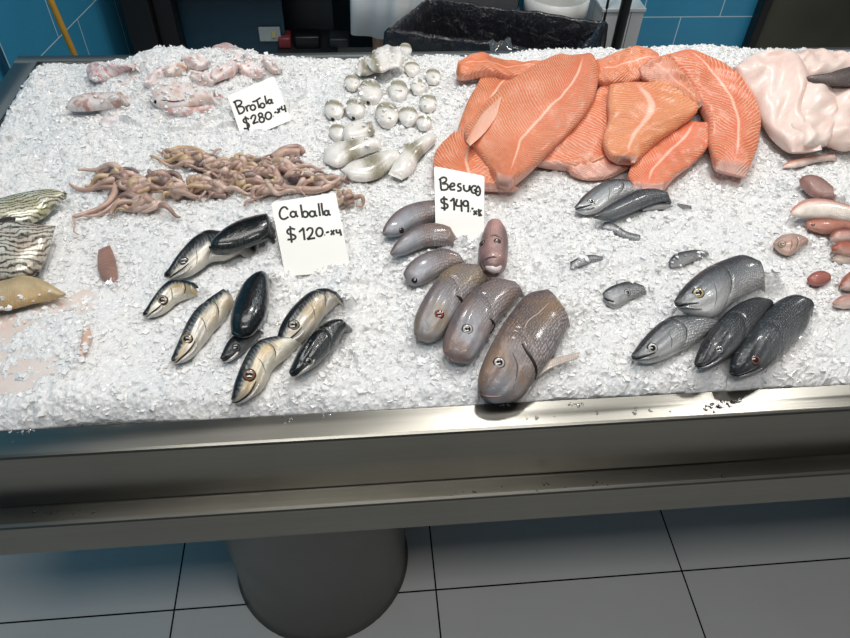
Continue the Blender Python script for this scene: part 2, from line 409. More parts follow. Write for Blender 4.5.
def disc(name, P, N, r, mat, parent, flat=.45, sink=.0):
    """eye: a flattened ball set into the head, local z pointing out"""
    n = 18; m = 10; V = [];
    for i in range(m+1):
        a = math.pi*i/m
        for k in range(n):
            b = 2*math.pi*k/n; V.append((math.sin(a)*math.cos(b), math.sin(a)*math.sin(b), math.cos(a)*flat))
    F = gridfaces(m+1, n); me = bpy.data.meshes.new(name); me.from_pydata(V, [], F); me.polygons.foreach_set('use_smooth', [True]*len(F)); me.materials.append(mat)
    o = bpy.data.objects.new(name, me); C.objects.link(o)
    Pw = np.asarray(P)-np.asarray(N)*sink; o.parent = parent; o.location = Pw-np.array(parent['_w']); o['_w'] = Pw.tolist()
    o.rotation_mode = 'QUATERNION'; o.rotation_quaternion = Vector(N).to_track_quat('Z', 'Y'); o.scale = (r, r, r); return o
def mpp(P): return toc(np.asarray(P))[2]/FOC      # metres per photo pixel at a point
def crease(name, rec, pts, r, mat, parent, lift=0., ns=6, n=14, taper=True):
    q = crom(np.array(pts), n); P = []
    for a, b in q:
        p, N = surf(rec, a, b); P.append(p+N*lift)
    rr = np.full(n, r)
    if taper: rr = r*np.sin(np.linspace(.25, math.pi-.25, n))**.6
    return tube(name, np.array(P), rr, mat, parent, ns)

M_dark = plain('dark_crease', '15120f', .35, var=.1)
M_pale = plain('pale_jaw', 'c9c4bf', .2, .25, .4)
M_pink = plain('pink_lip', '94706d', .3, 0., .4)

def trace(name, rec, pts, r, mat, parent, lift=0., n=16):
    P = crom([pick(rec, *q)[0]+pick(rec, *q)[1]*lift for q in pts], n)
    return tube(name, P, r*np.sin(np.linspace(.3, math.pi-.3, n))**.6, mat, parent, 6)
def gillbump(ug, amp=.0016, curv=.12):
    def f(u, v):
        g = ug+curv*(1-(2*v-1)**2)
        d = u-g
        return amp*(1/(1+np.exp(d*55)))*np.clip(u/.2, 0, 1) - amp*.8*np.exp(-((d-.02)/.022)**2) + .0006*np.sin(v*25+u*9)*np.exp(-((u-ug*.6)/.2)**2)
    return f

FISHN = 0
def fish(name, A, B, mat, eye, er, label, cat, group, iris='cfc8bd', la=.02, lb=.008, th=.016, ug=.55, kind='mackerel', tk=.8, pw=1., ext=.04, head=.5, gill=True, mouth=True, irisdark=.0, rim='24211f', shrink=.93, **kw):
    rec = loft(name, A, B, mat, None, la, lb, th*(.75 if kind == 'bream' else tk), p=(.82 if kind in ('bream', 'none') else .92), ext=ext, head=head, shrink=shrink, disp=gillbump(ug) if gill else None, nu=110, nv=56, **kw)
    o = rec['o']; tag(o, label, cat, group)
    s = rec['len']
    if eye:
        P, N = pick(rec, *eye); N2 = nrm(N*.75+nrm(EYE-P)*.5); r = er*mpp(P)
        r *= .9; e = disc('eye', P, N2, r, eye_mat('eye_'+iris, iris, rim), o, .42, r*.12)
        disc('pupil', P+N2*r*.2, N2, r*.47, plain('pupil', '050506', .06, coat=1., var=.02), e, .5, 0.)
    if mouth:
        if kind == 'mackerel':
            crease('lower_jaw', rec, [(.015, .80), (.12, .86), (.26, .88), (.36, .84)], .0026, M_pale, o, .0002)
            crease('mouth', rec, [(.0, .62), (.1, .70), (.22, .74), (.34, .72)], .0011, M_dark, o, .0004)
        elif kind == 'bream':
            pass
        elif kind == 'hake':
            crease('mouth', rec, [(.0, .45), (.06, .60), (.14, .70), (.22, .74)], .0016, M_dark, o, .0003)
            crease('lower_jaw', rec, [(.01, .72), (.08, .80), (.17, .86), (.25, .88)], .0022, plain('grey_jaw', '8f9091', .25, .3, .4), o, .0003)
    if gill and kind != 'bream':
        crease('cheek_edge', rec, [(ug*.72+.08*(1-(2*v-1)**2), v) for v in (.45, .6, .75, .88)], .0007, plain('cheek_line', '4a4a49', .35), o, -.0002)
        g = lambda v: ug+.12*(1-(2*v-1)**2)+.014
        crease('gill_slit', rec, [(g(v), v) for v in (.34, .45, .58, .72, .84)], .0011, M_dark, o, -.0004)
    return rec

def fin(parent, pts, mat, name='pectoral_fin', th=.0012, lift=.012, rays=True):
    """thin ray fin from an edge pair in the photo, raised on the body"""
    rec = loft(name, pts[0], pts[1], mat, parent, lift, lift, th, 1., 24, 16, ext=0, head=.1, tail=.05, foot=False, disp=(lambda u, v: .0006*np.sin(v*60)))
    return rec

# ================================================================== the room
BT = tiles('blue_wall_tiles', '3990b8', 'c4dbe3', .30, .30, .13, .1, .0035, .5, .22, .35)
M_floor = tiles('grey_floor_tiles', 'cdcdca', '1a1b1a', .58, .58, -.13, -.047, .004, 0., .5, .2)
fz = quad('floor', [(-3.2, -2.2, 0), (4.2, -2.2, 0), (4.2, 3.4, 0), (-3.2, 3.4, 0)], M_floor, None, (0, 0, 0)); tag(fz, kind='structure')
wb = quad('wall_back', [(.62, 2.50, 0), (4.2, 2.50, 0), (4.2, 2.50, 2.9), (.62, 2.50, 2.9)], BT, None, (.45, 2.5, 0), .1); tag(wb, kind='structure')
wr = quad('wall_rear', [(-1.2, 3.35, 0), (.8, 3.35, 0), (.8, 3.35, 2.9), (-1.2, 3.35, 2.9)], plain('rear_paint', '16323f', .5), None, None, .1); tag(wr, kind='structure')
BTL = tiles('blue_side_tiles', '3990b8', 'c4dbe3', .30, .30, .05, .1, .0035, .5, .2, .35)
dl = nrm((.155, .98, 0)); pl = np.array([-1.0, 2.27, 0])
a0 = pl-dl*3.6; a1 = pl+dl*1.12
wl_ = quad('wall_left', [a0, a1, a1+[0, 0, 2.9], a0+[0, 0, 2.9]], BTL, None, a0, .1); tag(wl_, kind='structure')
tr = pl+dl*(.02); nn = np.array([dl[1], -dl[0], 0])
c0 = aty(40, 25, 2.2)
boxes('trim_1', [((-1.03, 2.02, 0), (-1.015, 2.035, 2.9), .002)], plain('dark_trim', '1c4a63', .3)); tag(bpy.data.objects['trim_1'], kind='structure')

# ------------------------------------------------------------------ steel ice counter
ST = steel('brushed_steel', '8b8982', .28); STS = steel('brushed_steel_side', 'a3a9ab', .46, 1); STD = steel('steel_pedestal', '7c7b78', .34)
root = tag(empty('ice_counter', (.37, .97, 0)), 'long brushed stainless steel display counter holding the crushed ice', 'counter')
XL, XR, YF, YB = -.70, 1.66, .464, 1.49
def profile(name, prof, x0, x1, mat):
    """extrude a y-z outline along x, bevelled lengthwise by its own points"""
    n = len(prof); V = [(x0, y, z) for y, z in prof]+[(x1, y, z) for y, z in prof]
    F = [(i, (i+1) % n, n+(i+1) % n, n+i) for i in range(n)]+[tuple(range(n))[::-1], tuple(range(n, 2*n))]
    return link(name, V, F, mat, root, None, False)
def rnd(y, z, sy, sz, r=.004, n=4):
    """rounded corner points; (sy, sz) say which way the corner points"""
    return [(y-sy*r+sy*r*math.sin(t), z-sz*r+sz*r*math.cos(t)) for t in np.linspace(0, math.pi/2, n)]
fr = [(.505, .862), (.505, .868)]+[(.502, .8705), (.49, .8705)]+[(.469, .870), (.466, .8685), (.4643, .866), (.464, .862)]+[(.464, .764), (.468, .758), (.505, .758)]
profile('front_rail', fr, XL, XR, ST)
lg = [(.50, .7575), (.50, .7615), (.441, .7615), (.437, .7605), (.4352, .7585), (.435, .755), (.435, .695), (.437, .690), (.442, .688), (.50, .688)]
profile('lower_ledge', lg, XL+.01, XR-.01, ST)
bk = [(1.427, .84), (1.427, .868), (1.429, .8705), (1.457, .8705), (1.46, .868), (1.46, .70), (1.427, .70)]
profile('back_rail', bk, XL, XR, steel('brushed_steel_back', 'a3a9ab', .46))
boxes('side_rail', [((XL, .5052, .70), (-.652, 1.4268, .8705), .002)], STS, root)
boxes('side_rail', [((1.612, .5052, .70), (XR, 1.4268, .8705), .002)], STS, root)
boxes('tray', [((-.652, .5055, .70), (1.612, 1.4265, .735), .0)], STD, root)
boxes('inner_lip', [((-.6515, .507, .80), (-.6485, 1.424, .8735), .0005), ((-.6515, 1.4225, .80), (1.61, 1.4255, .8735), .0005)], ST, root)
def lathe(name, prof, c, mat, parent, n=64):
    V = [(c[0]+r*math.cos(2*math.pi*k/n), c[1]+r*math.sin(2*math.pi*k/n), z) for r, z in prof for k in range(n)]
    F = gridfaces(len(prof), n); F = [f[::-1] for f in F]; F.append(tuple(range(n))[::-1]); F.append(tuple((len(prof)-1)*n+k for k in range(n)))
    F = [f[::-1] for f in F]
    o = link(name, V, F, mat, parent)
    return o
for cx in (-.125, 1.44):
    lathe('pedestal', [(.196, .0), (.198, .004), (.194, .008), (.19, .02), (.19, .66), (.205, .688), (.205, .6995)], (cx, .728), STD, root)
# droplets and bits of ice on the rail
M_water = NT('water'); fr_ = M_water.n('ShaderNodeFresnel', i_IOR=1.33).outputs[0]; mx_ = M_water.n('ShaderNodeMixShader'); M_water.t.links.new(fr_, mx_.inputs[0]); M_water.t.links.new(M_water.n('ShaderNodeBsdfTransparent').outputs[0], mx_.inputs[1]); M_water.t.links.new(M_water.n('ShaderNodeBsdfGlossy', i_Roughness=.05).outputs[0], mx_.inputs[2]); M_water.t.links.new(mx_.outputs[0], M_water.out.inputs[0]); M_water = M_water.m
def drops(name, spots, z, parent=None):
    parts = []
    for x, y, r, fl in spots:
        V = []; n = 10; m = 5
        for i in range(m+1):
            a = math.pi/2*i/m
            for k in range(n):
                b = 2*math.pi*k/n; w = 1+.25*math.sin(b*2+x*900)+.15*math.sin(b*3+y*700)
                V.append((x+r*w*math.cos(a)*math.cos(b), y+r*w*math.cos(a)*math.sin(b), z+r*fl*math.sin(a)))
        V = np.array(V); F = gridfaces(m+1, n); F.append(tuple(range(n))[::-1]); parts.append((V, F, np.zeros((len(V), 2)), np.zeros((len(V), 2))))
    V, F, _, _ = join(parts); return link(name, V, F, M_water)
sp = []
for (px, py, n, sx, sy) in [(12, 432, 16, 20, 6), (32, 426, 8, 12, 4), (285, 419, 8, 8, 6), (324, 417, 5, 6, 4), (500, 406, 8, 10, 5), (575, 405, 10, 10, 5), (722, 405, 26, 16, 4), (735, 402, 10, 10, 2), (540, 418, 3, 40, 3), (650, 412, 6, 60, 6)]:
    for k in range(n):
        q = at(px+rng.randn()*sx*.5, py+rng.randn()*sy*.5, .8706)
        if .468 < q[1] < .503: sp.append((q[0], q[1], .0008+.0022*rng.rand()**2, .5))
tag(drops('water_drops', sp, .8706), 'clear water drops spilled along the top of the steel front rail', 'water drops', kind='stuff')
sp = []
for (px, py, n, sx) in [(470, 493, 5, 8), (555, 487, 8, 30), (612, 484, 5, 12), (720, 478, 3, 10), (70, 513, 4, 30), (45, 513, 4, 10)]:
    for k in range(n):
        q = at(px+rng.randn()*sx, py+rng.randn()*2, .7616)
        if .44 < q[1] < .458: sp.append((q[0], q[1], .0008+.0016*rng.rand()**2, .5))
tag(drops('water_drops', sp, .7616), 'small water drops on the lower steel ledge below the front rail', 'water drops', kind='stuff')

# ================================================================== fish
MK = 'mackerel on the ice'
def mk(i, **k):
    d = dict(back='15191c', side='8b8f8e', belly='d8d3c8', b0=.2, b1=.42, b2=.62, stripes=.75, scales=.15, gold=.5, rough=.2, metal=.35, seed=float(i)); d.update(k)
    return fish_mat('mackerel_skin_%d' % i, **d)
fish('mackerel', [(164, 275), (173, 261), (183, 248), (194, 237), (207, 230), (222, 231), (238, 231)], [(165, 278), (176, 280), (190, 277), (202, 270), (212, 263), (226, 261), (240, 254)], mk(1, b1=.5, gold=.2, side='6f7474'), (184, 261.5), 6,
     'silver and black mackerel head half under the black-backed one at the upper left', 'fish', MK, iris='6d6a66', la=.022, th=.014)
fish('mackerel', [(209, 248), (213, 241), (225, 230), (240, 222), (256, 218), (266, 216)], [(209, 249), (214, 252), (228, 252), (243, 249), (259, 242), (268, 238)], mk(2, back='0b0e10', side='15191b', belly='2c3132', b1=.7, b2=.98, gold=0., stripes=.3, rough=.06, coat=.7), None, 0,
     'glossy black mackerel back lying beside the lower left corner of the Caballa card', 'fish', MK, la=.032, lb=.026, th=.02, gill=False, mouth=False, head=.5)
fish('mackerel', [(143, 314), (147, 306), (153, 297), (161, 287), (170, 281), (183, 280), (194, 282)], [(144, 317), (151, 318), (160, 316), (169, 311), (177, 304), (186, 300), (196, 297)], mk(3, gold=.9, belly='e2dccd', b1=.32, b2=.5), (162, 299.5), 6.5,
     'small mackerel head with gold cheek, leftmost on the ice, below another head', 'fish', MK, iris='a9957f', la=.014, lb=.004, th=.012, ug=.75)
fish('mackerel', [(171, 360), (174, 350), (180, 336), (187, 321), (196, 309), (209, 298), (222, 289)], [(174, 364), (183, 363), (193, 358), (204, 346), (214, 333), (224, 322), (231, 309)], mk(4, gold=.8, b0=.12, b1=.34, b2=.5), (187, 339), 7,
     'mackerel with open silver-gold cheek standing alone at the left of the group', 'fish', MK, iris='b09a72', la=.016, lb=.006, th=.015, ug=.7)
fish('mackerel', [(220, 358), (225, 345), (232, 336), (243, 329), (252, 327)], [(224, 362), (234, 360), (246, 352), (255, 343), (261, 335)], mk(5, back='121518', side='3c4142', belly='77797a', b1=.6, b2=.95, gold=.0), (236, 347.5), 5,
     'small dark mackerel head poking out below the black back in the middle', 'fish', MK, iris='5d625f', la=.014, lb=.004, th=.011, ug=.9, gill=False)
fish('mackerel', [(231, 334), (230, 320), (235, 300), (243, 285), (254, 277), (265, 274)], [(242, 338), (254, 333), (265, 319), (270, 303), (270, 288), (270, 279)], mk(6, back='0a0c0e', side='14181b', belly='22272a', b1=.6, b2=.95, gold=0., stripes=.3, rough=.06, coat=.7), None, 0,
     'upright glossy black mackerel back in the middle of the group below the card', 'fish', MK, la=.026, lb=.026, th=.022, gill=False, mouth=False, head=.4, tail=.2, ext=.03)
fish('mackerel', [(276, 342), (280, 325), (290, 309), (302, 297), (314, 290), (327, 288), (336, 291)], [(280, 347), (290, 347), (303, 342), (315, 331), (325, 317), (333, 309), (340, 303)], mk(7, gold=.55, b1=.38, b2=.55, belly='cfcac0'), (293.5, 325), 7,
     'silver mackerel with big round eye below the Caballa card, resting above a black one', 'fish', MK, iris='968c7c', la=.024, lb=.012, th=.016, ug=.7)
fish('mackerel', [(231, 399), (234, 382), (240, 366), (248, 351), (258, 341), (272, 337), (284, 337)], [(233, 403), (243, 402), (254, 398), (265, 388), (274, 370), (287, 359), (300, 346)], mk(8, gold=.9, b0=.1, b1=.3, b2=.48, belly='e0dac9'), (250, 375.5), 8,
     'nearest mackerel, its pale jaw and gold cheek closest to the steel rail', 'fish', MK, iris='94664a', la=.018, lb=.008, th=.016, ug=.62)
fish('mackerel', [(289, 373), (296, 354), (306, 338), (316, 328), (328, 321), (338, 319)], [(292, 377), (302, 374), (313, 369), (325, 359), (337, 345), (344, 332)], mk(9, back='0d1012', side='2a2f31', belly='55595a', b1=.55, b2=.9, gold=0., stripes=.4, rough=.08, coat=.6), (309.5, 361.5), 5,
     'black mackerel at the right end of the group with small grey eye', 'fish', MK, iris='7a7d78', la=.022, lb=.012, th=.016, ug=.6)

BR = 'sea bream below the Besugo card'
def br(i, **k):
    d = dict(back='766a6b', side='8f8585', belly='aaa2a2', b0=.15, b1=.45, b2=.8, stripes=0., scales=.75, rough=.3, metal=.25, fleck='c8b8ae', seed=10.+i, blush='85695c', face='9297a0', sc=.75); d.update(k)
    return fish_mat('bream_skin_%d' % i, **d)
fish('sea_bream', [(383, 234), (384, 226), (391, 216), (402, 208), (418, 203), (438, 201), (450, 203)], [(384, 236), (392, 237), (402, 235), (414, 228), (428, 222), (440, 220), (452, 220)], br(1), (401.5, 230.5), 3.5,
     'topmost grey-violet sea bream beside the left edge of the Besugo card', 'fish', BR, iris='3a2a28', la=.020, lb=.012, th=.016, kind='bream', ug=.6, gill=False, mouth=False)
fish('sea_bream', [(390, 254), (394, 244), (403, 235), (415, 228), (428, 224), (441, 225), (450, 228)], [(393, 257), (402, 256), (413, 252), (426, 247), (438, 246), (450, 246)], br(2), None, 0,
     'second sea bream from the top, only its rounded violet-grey side showing', 'fish', BR, la=.020, lb=.010, th=.016, kind='bream', gill=False, mouth=False)
fish('sea_bream', [(403, 273), (408, 264), (418, 256), (430, 251), (444, 249), (458, 254)], [(407, 284), (416, 287), (427, 283), (439, 276), (450, 271), (462, 268)], br(3), (414.5, 280.5), 3.5,
     'third sea bream from the top, half sunk in ice with a dark eye', 'fish', BR, iris='2c2220', la=.018, lb=.008, th=.015, kind='bream', ug=.7, gill=False, mouth=False)
B4 = fish('sea_bream', [(414, 333), (414, 318), (420, 303), (430, 287), (442, 272), (457, 265), (472, 266)], [(419, 341), (430, 343), (441, 339), (452, 325), (462, 309), (474, 295), (486, 282)], br(4, blush='8f7a5c'), (438, 313.5), 5.8,
     'sea bream with a red eye, leftmost of the three large ones', 'fish', BR, iris='b4514c', la=.022, lb=.012, th=.02, kind='bream', ug=.55)
B5 = fish('sea_bream', [(443, 352), (443, 338), (449, 321), (459, 304), (474, 289), (491, 280), (509, 282)], [(450, 361), (462, 364), (474, 362), (487, 344), (498, 324), (510, 309), (520, 296)], br(5), (468, 329), 6.8,
     'middle one of the three large sea bream, with a silver-ringed eye', 'fish', BR, iris='d5cdc6', la=.026, lb=.014, th=.021, kind='bream', ug=.52)
B6 = fish('sea_bream', [(478, 395), (477, 380), (482, 361), (492, 339), (507, 315), (524, 295), (543, 290)], [(484, 401), (500, 404), (519, 402), (534, 386), (547, 367), (560, 349), (569, 327)], br(6, back='77696a', side='8d7c74', blush='8a6d50', scales=1.), (500.5, 363.5), 7.2,
     'largest sea bream, its brown-gold scaled flank nearest the steel rail', 'fish', BR, iris='d9d0c9', la=.030, lb=.016, th=.024, kind='bream', ug=.46)
for k, pts in enumerate([[(1.0, 0)]]):
    pass
f6 = fin(B6['o'], ([(533, 372), (546, 361), (563, 356), (580, 352)], [(534, 381), (547, 371), (562, 364), (578, 359)]), flesh_mat('fin_skin', 'c2b6ac', 'a89b92', freq=300., lf=.5, rough=.25), lift=.014)
M_gap = plain('gill_gap', '2a1d1a', .4)
trace('gill_slit', B4, [(457, 296), (461, 300), (463, 307)], .0022, M_gap, B4['o'])
trace('gill_slit', B5, [(489, 318), (494, 325), (495, 334)], .0024, M_gap, B5['o'])
trace('lateral_line', B5, [(508, 290), (500, 296), (493, 305)], .0010, plain('pale_line', 'b9a99c', .35), B5['o'])
trace('mouth', B5, [(447, 357), (454, 361), (462, 361)], .0011, M_pink, B5['o'])
trace('gill_slit', B6, [(521, 342), (526, 351), (533, 358), (536, 368), (535, 380)], .0022, M_gap, B6['o'])
trace('lateral_line', B6, [(550, 303), (538, 312), (528, 322), (522, 332)], .0011, plain('pale_line', 'b9a99c', .35), B6['o'])
trace('mouth', B6, [(479, 393), (487, 397), (496, 397), (502, 396)], .0013, M_pink, B6['o'])
trace('cheek_edge', B6, [(513, 352), (517, 364), (518, 376), (514, 388)], .0009, plain('cheek_shade', '5f5c62', .35), B6['o'])
trace('cheek_edge', B5, [(482, 330), (485, 340), (482, 352)], .0008, plain('cheek_shade', '5f5c62', .35), B5['o'])
# the bream seen head-on
r7 = fish('sea_bream', [(483, 272), (478, 263), (477, 252), (479, 242), (482, 234), (485, 229)], [(499, 275), (507, 267), (509, 254), (509, 243), (507, 235), (503, 230)], fish_mat('bream_face', '8a6f6c', 'a0817c', '8f7674', .2, .5, .8, 0., .3, rough=.3, seed=23., blush='b98c85'), (498, 241), 4.2,
     'sea bream seen face on, pinkish snout rising beside the Besugo card', 'fish', BR, iris='6b4a44', la=.030, lb=.030, th=.026, kind='none', gill=False, mouth=False, ext=.03, head=.3, headpow=.4)
P, N = pick(r7, 482, 243); disc('eye', P, N, .0055, eye_mat('eye_side', '6b4a44'), r7['o'], .5)
trace('lower_jaw', r7, [(485, 267), (490, 270), (496, 270), (502, 266)], .0060, plain('pale_chin', 'dccbc7', .3, 0, .3), r7['o'], -.002)
trace('mouth', r7, [(482, 262), (488, 258), (495, 257), (504, 261)], .0013, plain('lip_crease', '6d4a48', .3), r7['o'])
trace('mouth_corner', r7, [(481, 262), (482, 266), (485, 271)], .0012, plain('lip_crease', '6d4a48', .3), r7['o'])
trace('brow', r7, [(490, 236), (496, 235), (503, 239)], .0016, plain('brow_skin', '7a5a56', .3), r7['o'])


GR = 'grey fish on the right of the ice'
def gr(i, **k):
    d = dict(back='35373a', side='7c7e80', belly='b4b4b4', b0=.15, b1=.5, b2=.85, stripes=0., scales=.7, rough=.22, metal=.4, fleck='d5d8da', seed=30.+i, sc=.9); d.update(k)
    return fish_mat('grey_skin_%d' % i, **d)
fish('grey_fish', [(574, 207), (583, 196), (596, 186), (611, 180), (626, 181), (640, 186)], [(577, 212), (587, 215), (600, 212), (615, 202), (628, 196), (642, 195)], gr(1, belly='d5d6d6', side='9a9c9e'), (591, 202), 5,
     'slender silver fish head just under the salmon fillets', 'fish', GR, iris='d0d0cc', la=.016, lb=.008, th=.013, kind='hake', ug=.6)
fish('grey_fish', [(592, 217), (604, 208), (620, 199), (637, 191), (652, 190), (664, 193)], [(595, 219), (608, 220), (623, 216), (640, 209), (656, 203), (668, 201)], gr(2, back='2b2d30', side='4a4c4f', belly='77797c'), None, 0,
     'dark grey fish back behind the silver head under the salmon', 'fish', GR, la=.020, lb=.014, th=.014, kind='hake', gill=False, mouth=False)
fish('grey_fish', [(602, 293), (607, 288), (615, 284), (628, 281), (642, 285)], [(606, 305), (614, 309), (623, 306), (632, 300), (644, 295)], gr(3, side='999b9c'), (627.5, 293), 4.2,
     'fish almost buried in ice, just its grey eye and jaw showing', 'fish', GR, iris='b9bab6', la=.010, lb=.002, th=.009, kind='hake', ug=.85, ext=.03, gill=False)
fish('grey_fish', [(631, 356), (640, 341), (654, 326), (670, 316), (688, 316), (706, 318)], [(634, 361), (648, 364), (663, 361), (678, 354), (692, 347), (706, 336), (718, 326)], gr(5, belly='c9cac9', side='8f9193'), (652.5, 348.5), 6.5,
     'grey fish lying lowest at the left of the right-hand cluster, white ringed eye', 'fish', GR, iris='d6d6d1', la=.020, lb=.010, th=.017, kind='hake', ug=.5)
fish('grey_fish', [(674, 302), (680, 290), (690, 279), (704, 268), (721, 260), (740, 255), (756, 261)], [(677, 309), (688, 315), (701, 319), (716, 319), (730, 308), (745, 296), (763, 287)], gr(4, side='85878a', belly='c2c2c1'), (699, 294), 7,
     'largest grey fish, gold ringed eye, resting on the others at the right', 'fish', GR, iris='cdbb8b', la=.036, lb=.024, th=.02, kind='hake', ug=.48)
fish('grey_fish', [(694, 364), (698, 350), (705, 336), (717, 320), (733, 306), (750, 299), (762, 300)], [(698, 369), (708, 370), (722, 364), (737, 352), (750, 337), (762, 320), (770, 308)], gr(6, back='2a2b2e', side='45474a', belly='66686a', b1=.6), (719.5, 349.5), 5.6,
     'dark grey fish wedged between its neighbours, lips brownish', 'fish', GR, iris='9c9d9a', la=.022, lb=.016, th=.017, kind='hake', ug=.5)
fish('grey_fish', [(729, 372), (734, 355), (744, 338), (758, 319), (774, 302), (790, 295), (801, 298)], [(733, 377), (746, 376), (761, 373), (778, 361), (794, 343), (806, 331), (809, 313)], gr(7, back='333538', side='54575a', belly='77797a', b1=.6, sc=.8), (755, 359.5), 6.2,
     'dark grey fish at the right end of the cluster with reddish eye', 'fish', GR, iris='8d5f58', la=.024, lb=.016, th=.02, kind='hake', ug=.42)
for A, B, lab in [([(640, 206), (650, 202), (662, 203), (674, 204), (690, 206)], [(643, 211), (653, 210), (664, 209), (676, 208), (690, 208)], 'thin dark tail end showing through ice right of the dark grey back'),
                  ([(570, 262), (580, 257), (592, 255), (602, 257)], [(571, 269), (582, 266), (594, 262), (603, 262)], 'sliver of grey fish under ice left of the buried eye'),
                  ([(668, 262), (674, 254), (684, 251), (696, 250), (706, 252)], [(672, 268), (680, 267), (690, 263), (700, 259), (708, 257)], 'piece of grey fish breaking through ice above the largest grey fish'),
                  ([(604, 222), (614, 224), (626, 232), (640, 236)], [(603, 228), (613, 232), (625, 238), (638, 241)], 'grey streak of fish back under ice below the slender silver head')]:
    fish('grey_fish', A, B, gr(8), None, 0, lab, 'fish', GR, la=.006, lb=.004, th=.006, gill=False, mouth=False, ext=.02)

RM = 'red mullet at the right edge'
def rm(i, **k):
    d = dict(back='a8675a', side='c4887a', belly='e6cfc4', b0=.2, b1=.5, b2=.85, scales=.3, rough=.3, metal=.1, fleck='f0dcd0', seed=50.+i); d.update(k)
    return fish_mat('mullet_skin_%d' % i, **d)
fish('red_mullet', [(799, 180), (803, 177), (811, 176), (821, 179), (831, 188)], [(800, 184), (805, 190), (812, 196), (822, 200), (832, 202)], rm(1, back='8a6258', side='a07a70', belly='a98077'), None, 0, 'brownish red mullet, uppermost of the plump ones at the right edge', 'fish', RM, la=.016, lb=.012, th=.015, gill=False, mouth=False, head=.4)
fish('red_mullet', [(790, 211), (795, 205), (804, 200), (817, 199), (832, 201), (850, 206), (862, 209)], [(792, 216), (802, 218), (815, 219), (829, 220), (845, 223), (862, 226)], rm(2, back='c98f80', side='e9d2c4', belly='efe2d6', b1=.35, b2=.6), None, 0, 'pale bellied red mullet lying across the top of the right edge pile', 'fish', RM, la=.022, lb=.016, th=.013, gill=False, mouth=False)
fish('red_mullet', [(805, 222), (813, 220), (826, 220), (842, 221), (858, 223)], [(807, 228), (816, 232), (828, 234), (842, 232), (858, 234)], rm(3, back='a5634d', side='b97560', belly='c98d7c'), (813, 224.5), 2., 'orange-brown red mullet directly under the pale bellied one', 'fish', RM, iris='58352c', la=.012, lb=.008, th=.012, gill=False, mouth=False)
fish('red_mullet', [(830, 235), (834, 231), (843, 230), (858, 231)], [(831, 240), (838, 243), (847, 243), (860, 243)], rm(4, back='8d5748', belly='e0c4b8', b1=.4), None, 0, 'blunt brown mullet snout at the frame edge, upper of the pair', 'fish', RM, la=.016, lb=.012, th=.011, gill=False, mouth=False, head=.3)
fish('red_mullet', [(832, 248), (836, 243), (845, 241.5), (860, 243)], [(833, 252), (840, 256), (848, 258), (860, 259)], rm(5, back='a1543f', side='b36a55', belly='caa194'), None, 0, 'rust-red mullet snout at the frame edge, lower of the pair', 'fish', RM, la=.014, lb=.008, th=.011, gill=False, mouth=False, head=.3)
r6 = fish('red_mullet', [(773, 243), (778, 237), (786, 234), (795, 234), (804, 238)], [(775, 248), (782, 254), (790, 256), (798, 251), (804, 245)], rm(6, back='b9998c', side='c9a394', belly='d9b7a8', scales=.5), (782, 244), 4.4, 'single round mullet head with a dark eye, off by itself on the ice', 'fish', RM, iris='cdb79a', la=.012, lb=.006, th=.011, ug=.55, mouth=False, ext=.02, rim='7d6a55')
fish('red_mullet', [(807, 278), (812, 273), (820, 271), (830, 275)], [(809, 283), (816, 286), (824, 285), (830, 282)], rm(7, back='a4594e', side='ad655b', belly='b57166'), None, 0, 'small red lump of mullet low on the ice below the round head', 'fish', RM, la=.010, lb=.006, th=.010, gill=False, mouth=False, head=.4, tail=.2, ext=.012)
fish('red_mullet', [(840, 284), (844, 276), (852, 270), (862, 268)], [(842, 289), (850, 291), (862, 290)], rm(8, back='a5604d'), None, 0, 'mullet at the frame edge to the right of the small red lump', 'fish', RM, la=.012, lb=.008, th=.011, gill=False, mouth=False)
fish('red_mullet', [(832, 303), (838, 297), (848, 294), (862, 293)], [(835, 307), (844, 309), (862, 308)], rm(9, back='b08074', side='c49a8e'), None, 0, 'lowest mullet at the frame edge, pale reddish and half iced', 'fish', RM, la=.008, lb=.004, th=.009, gill=False, mouth=False)
fish('red_mullet', [(782, 165), (790, 161), (802, 158), (817, 156), (833, 155)], [(784, 168), (793, 168), (804, 166), (818, 162), (834, 160)], rm(10, back='b5705f', side='dfb7a8'), None, 0, 'thin pinkish mullet tail in the ice under the white fillets', 'fish', RM, la=.007, lb=.005, th=.006, gill=False, mouth=False)
fish('red_mullet', [(831, 257), (838, 254), (848, 256)], [(833, 261), (841, 264), (850, 263)], rm(11, back='7d6a5c', side='a08d7e'), None, 0, 'small olive-brown snout under the rust-red mullet', 'fish', RM, la=.006, lb=.003, th=.007, gill=False, mouth=False, ext=.02)

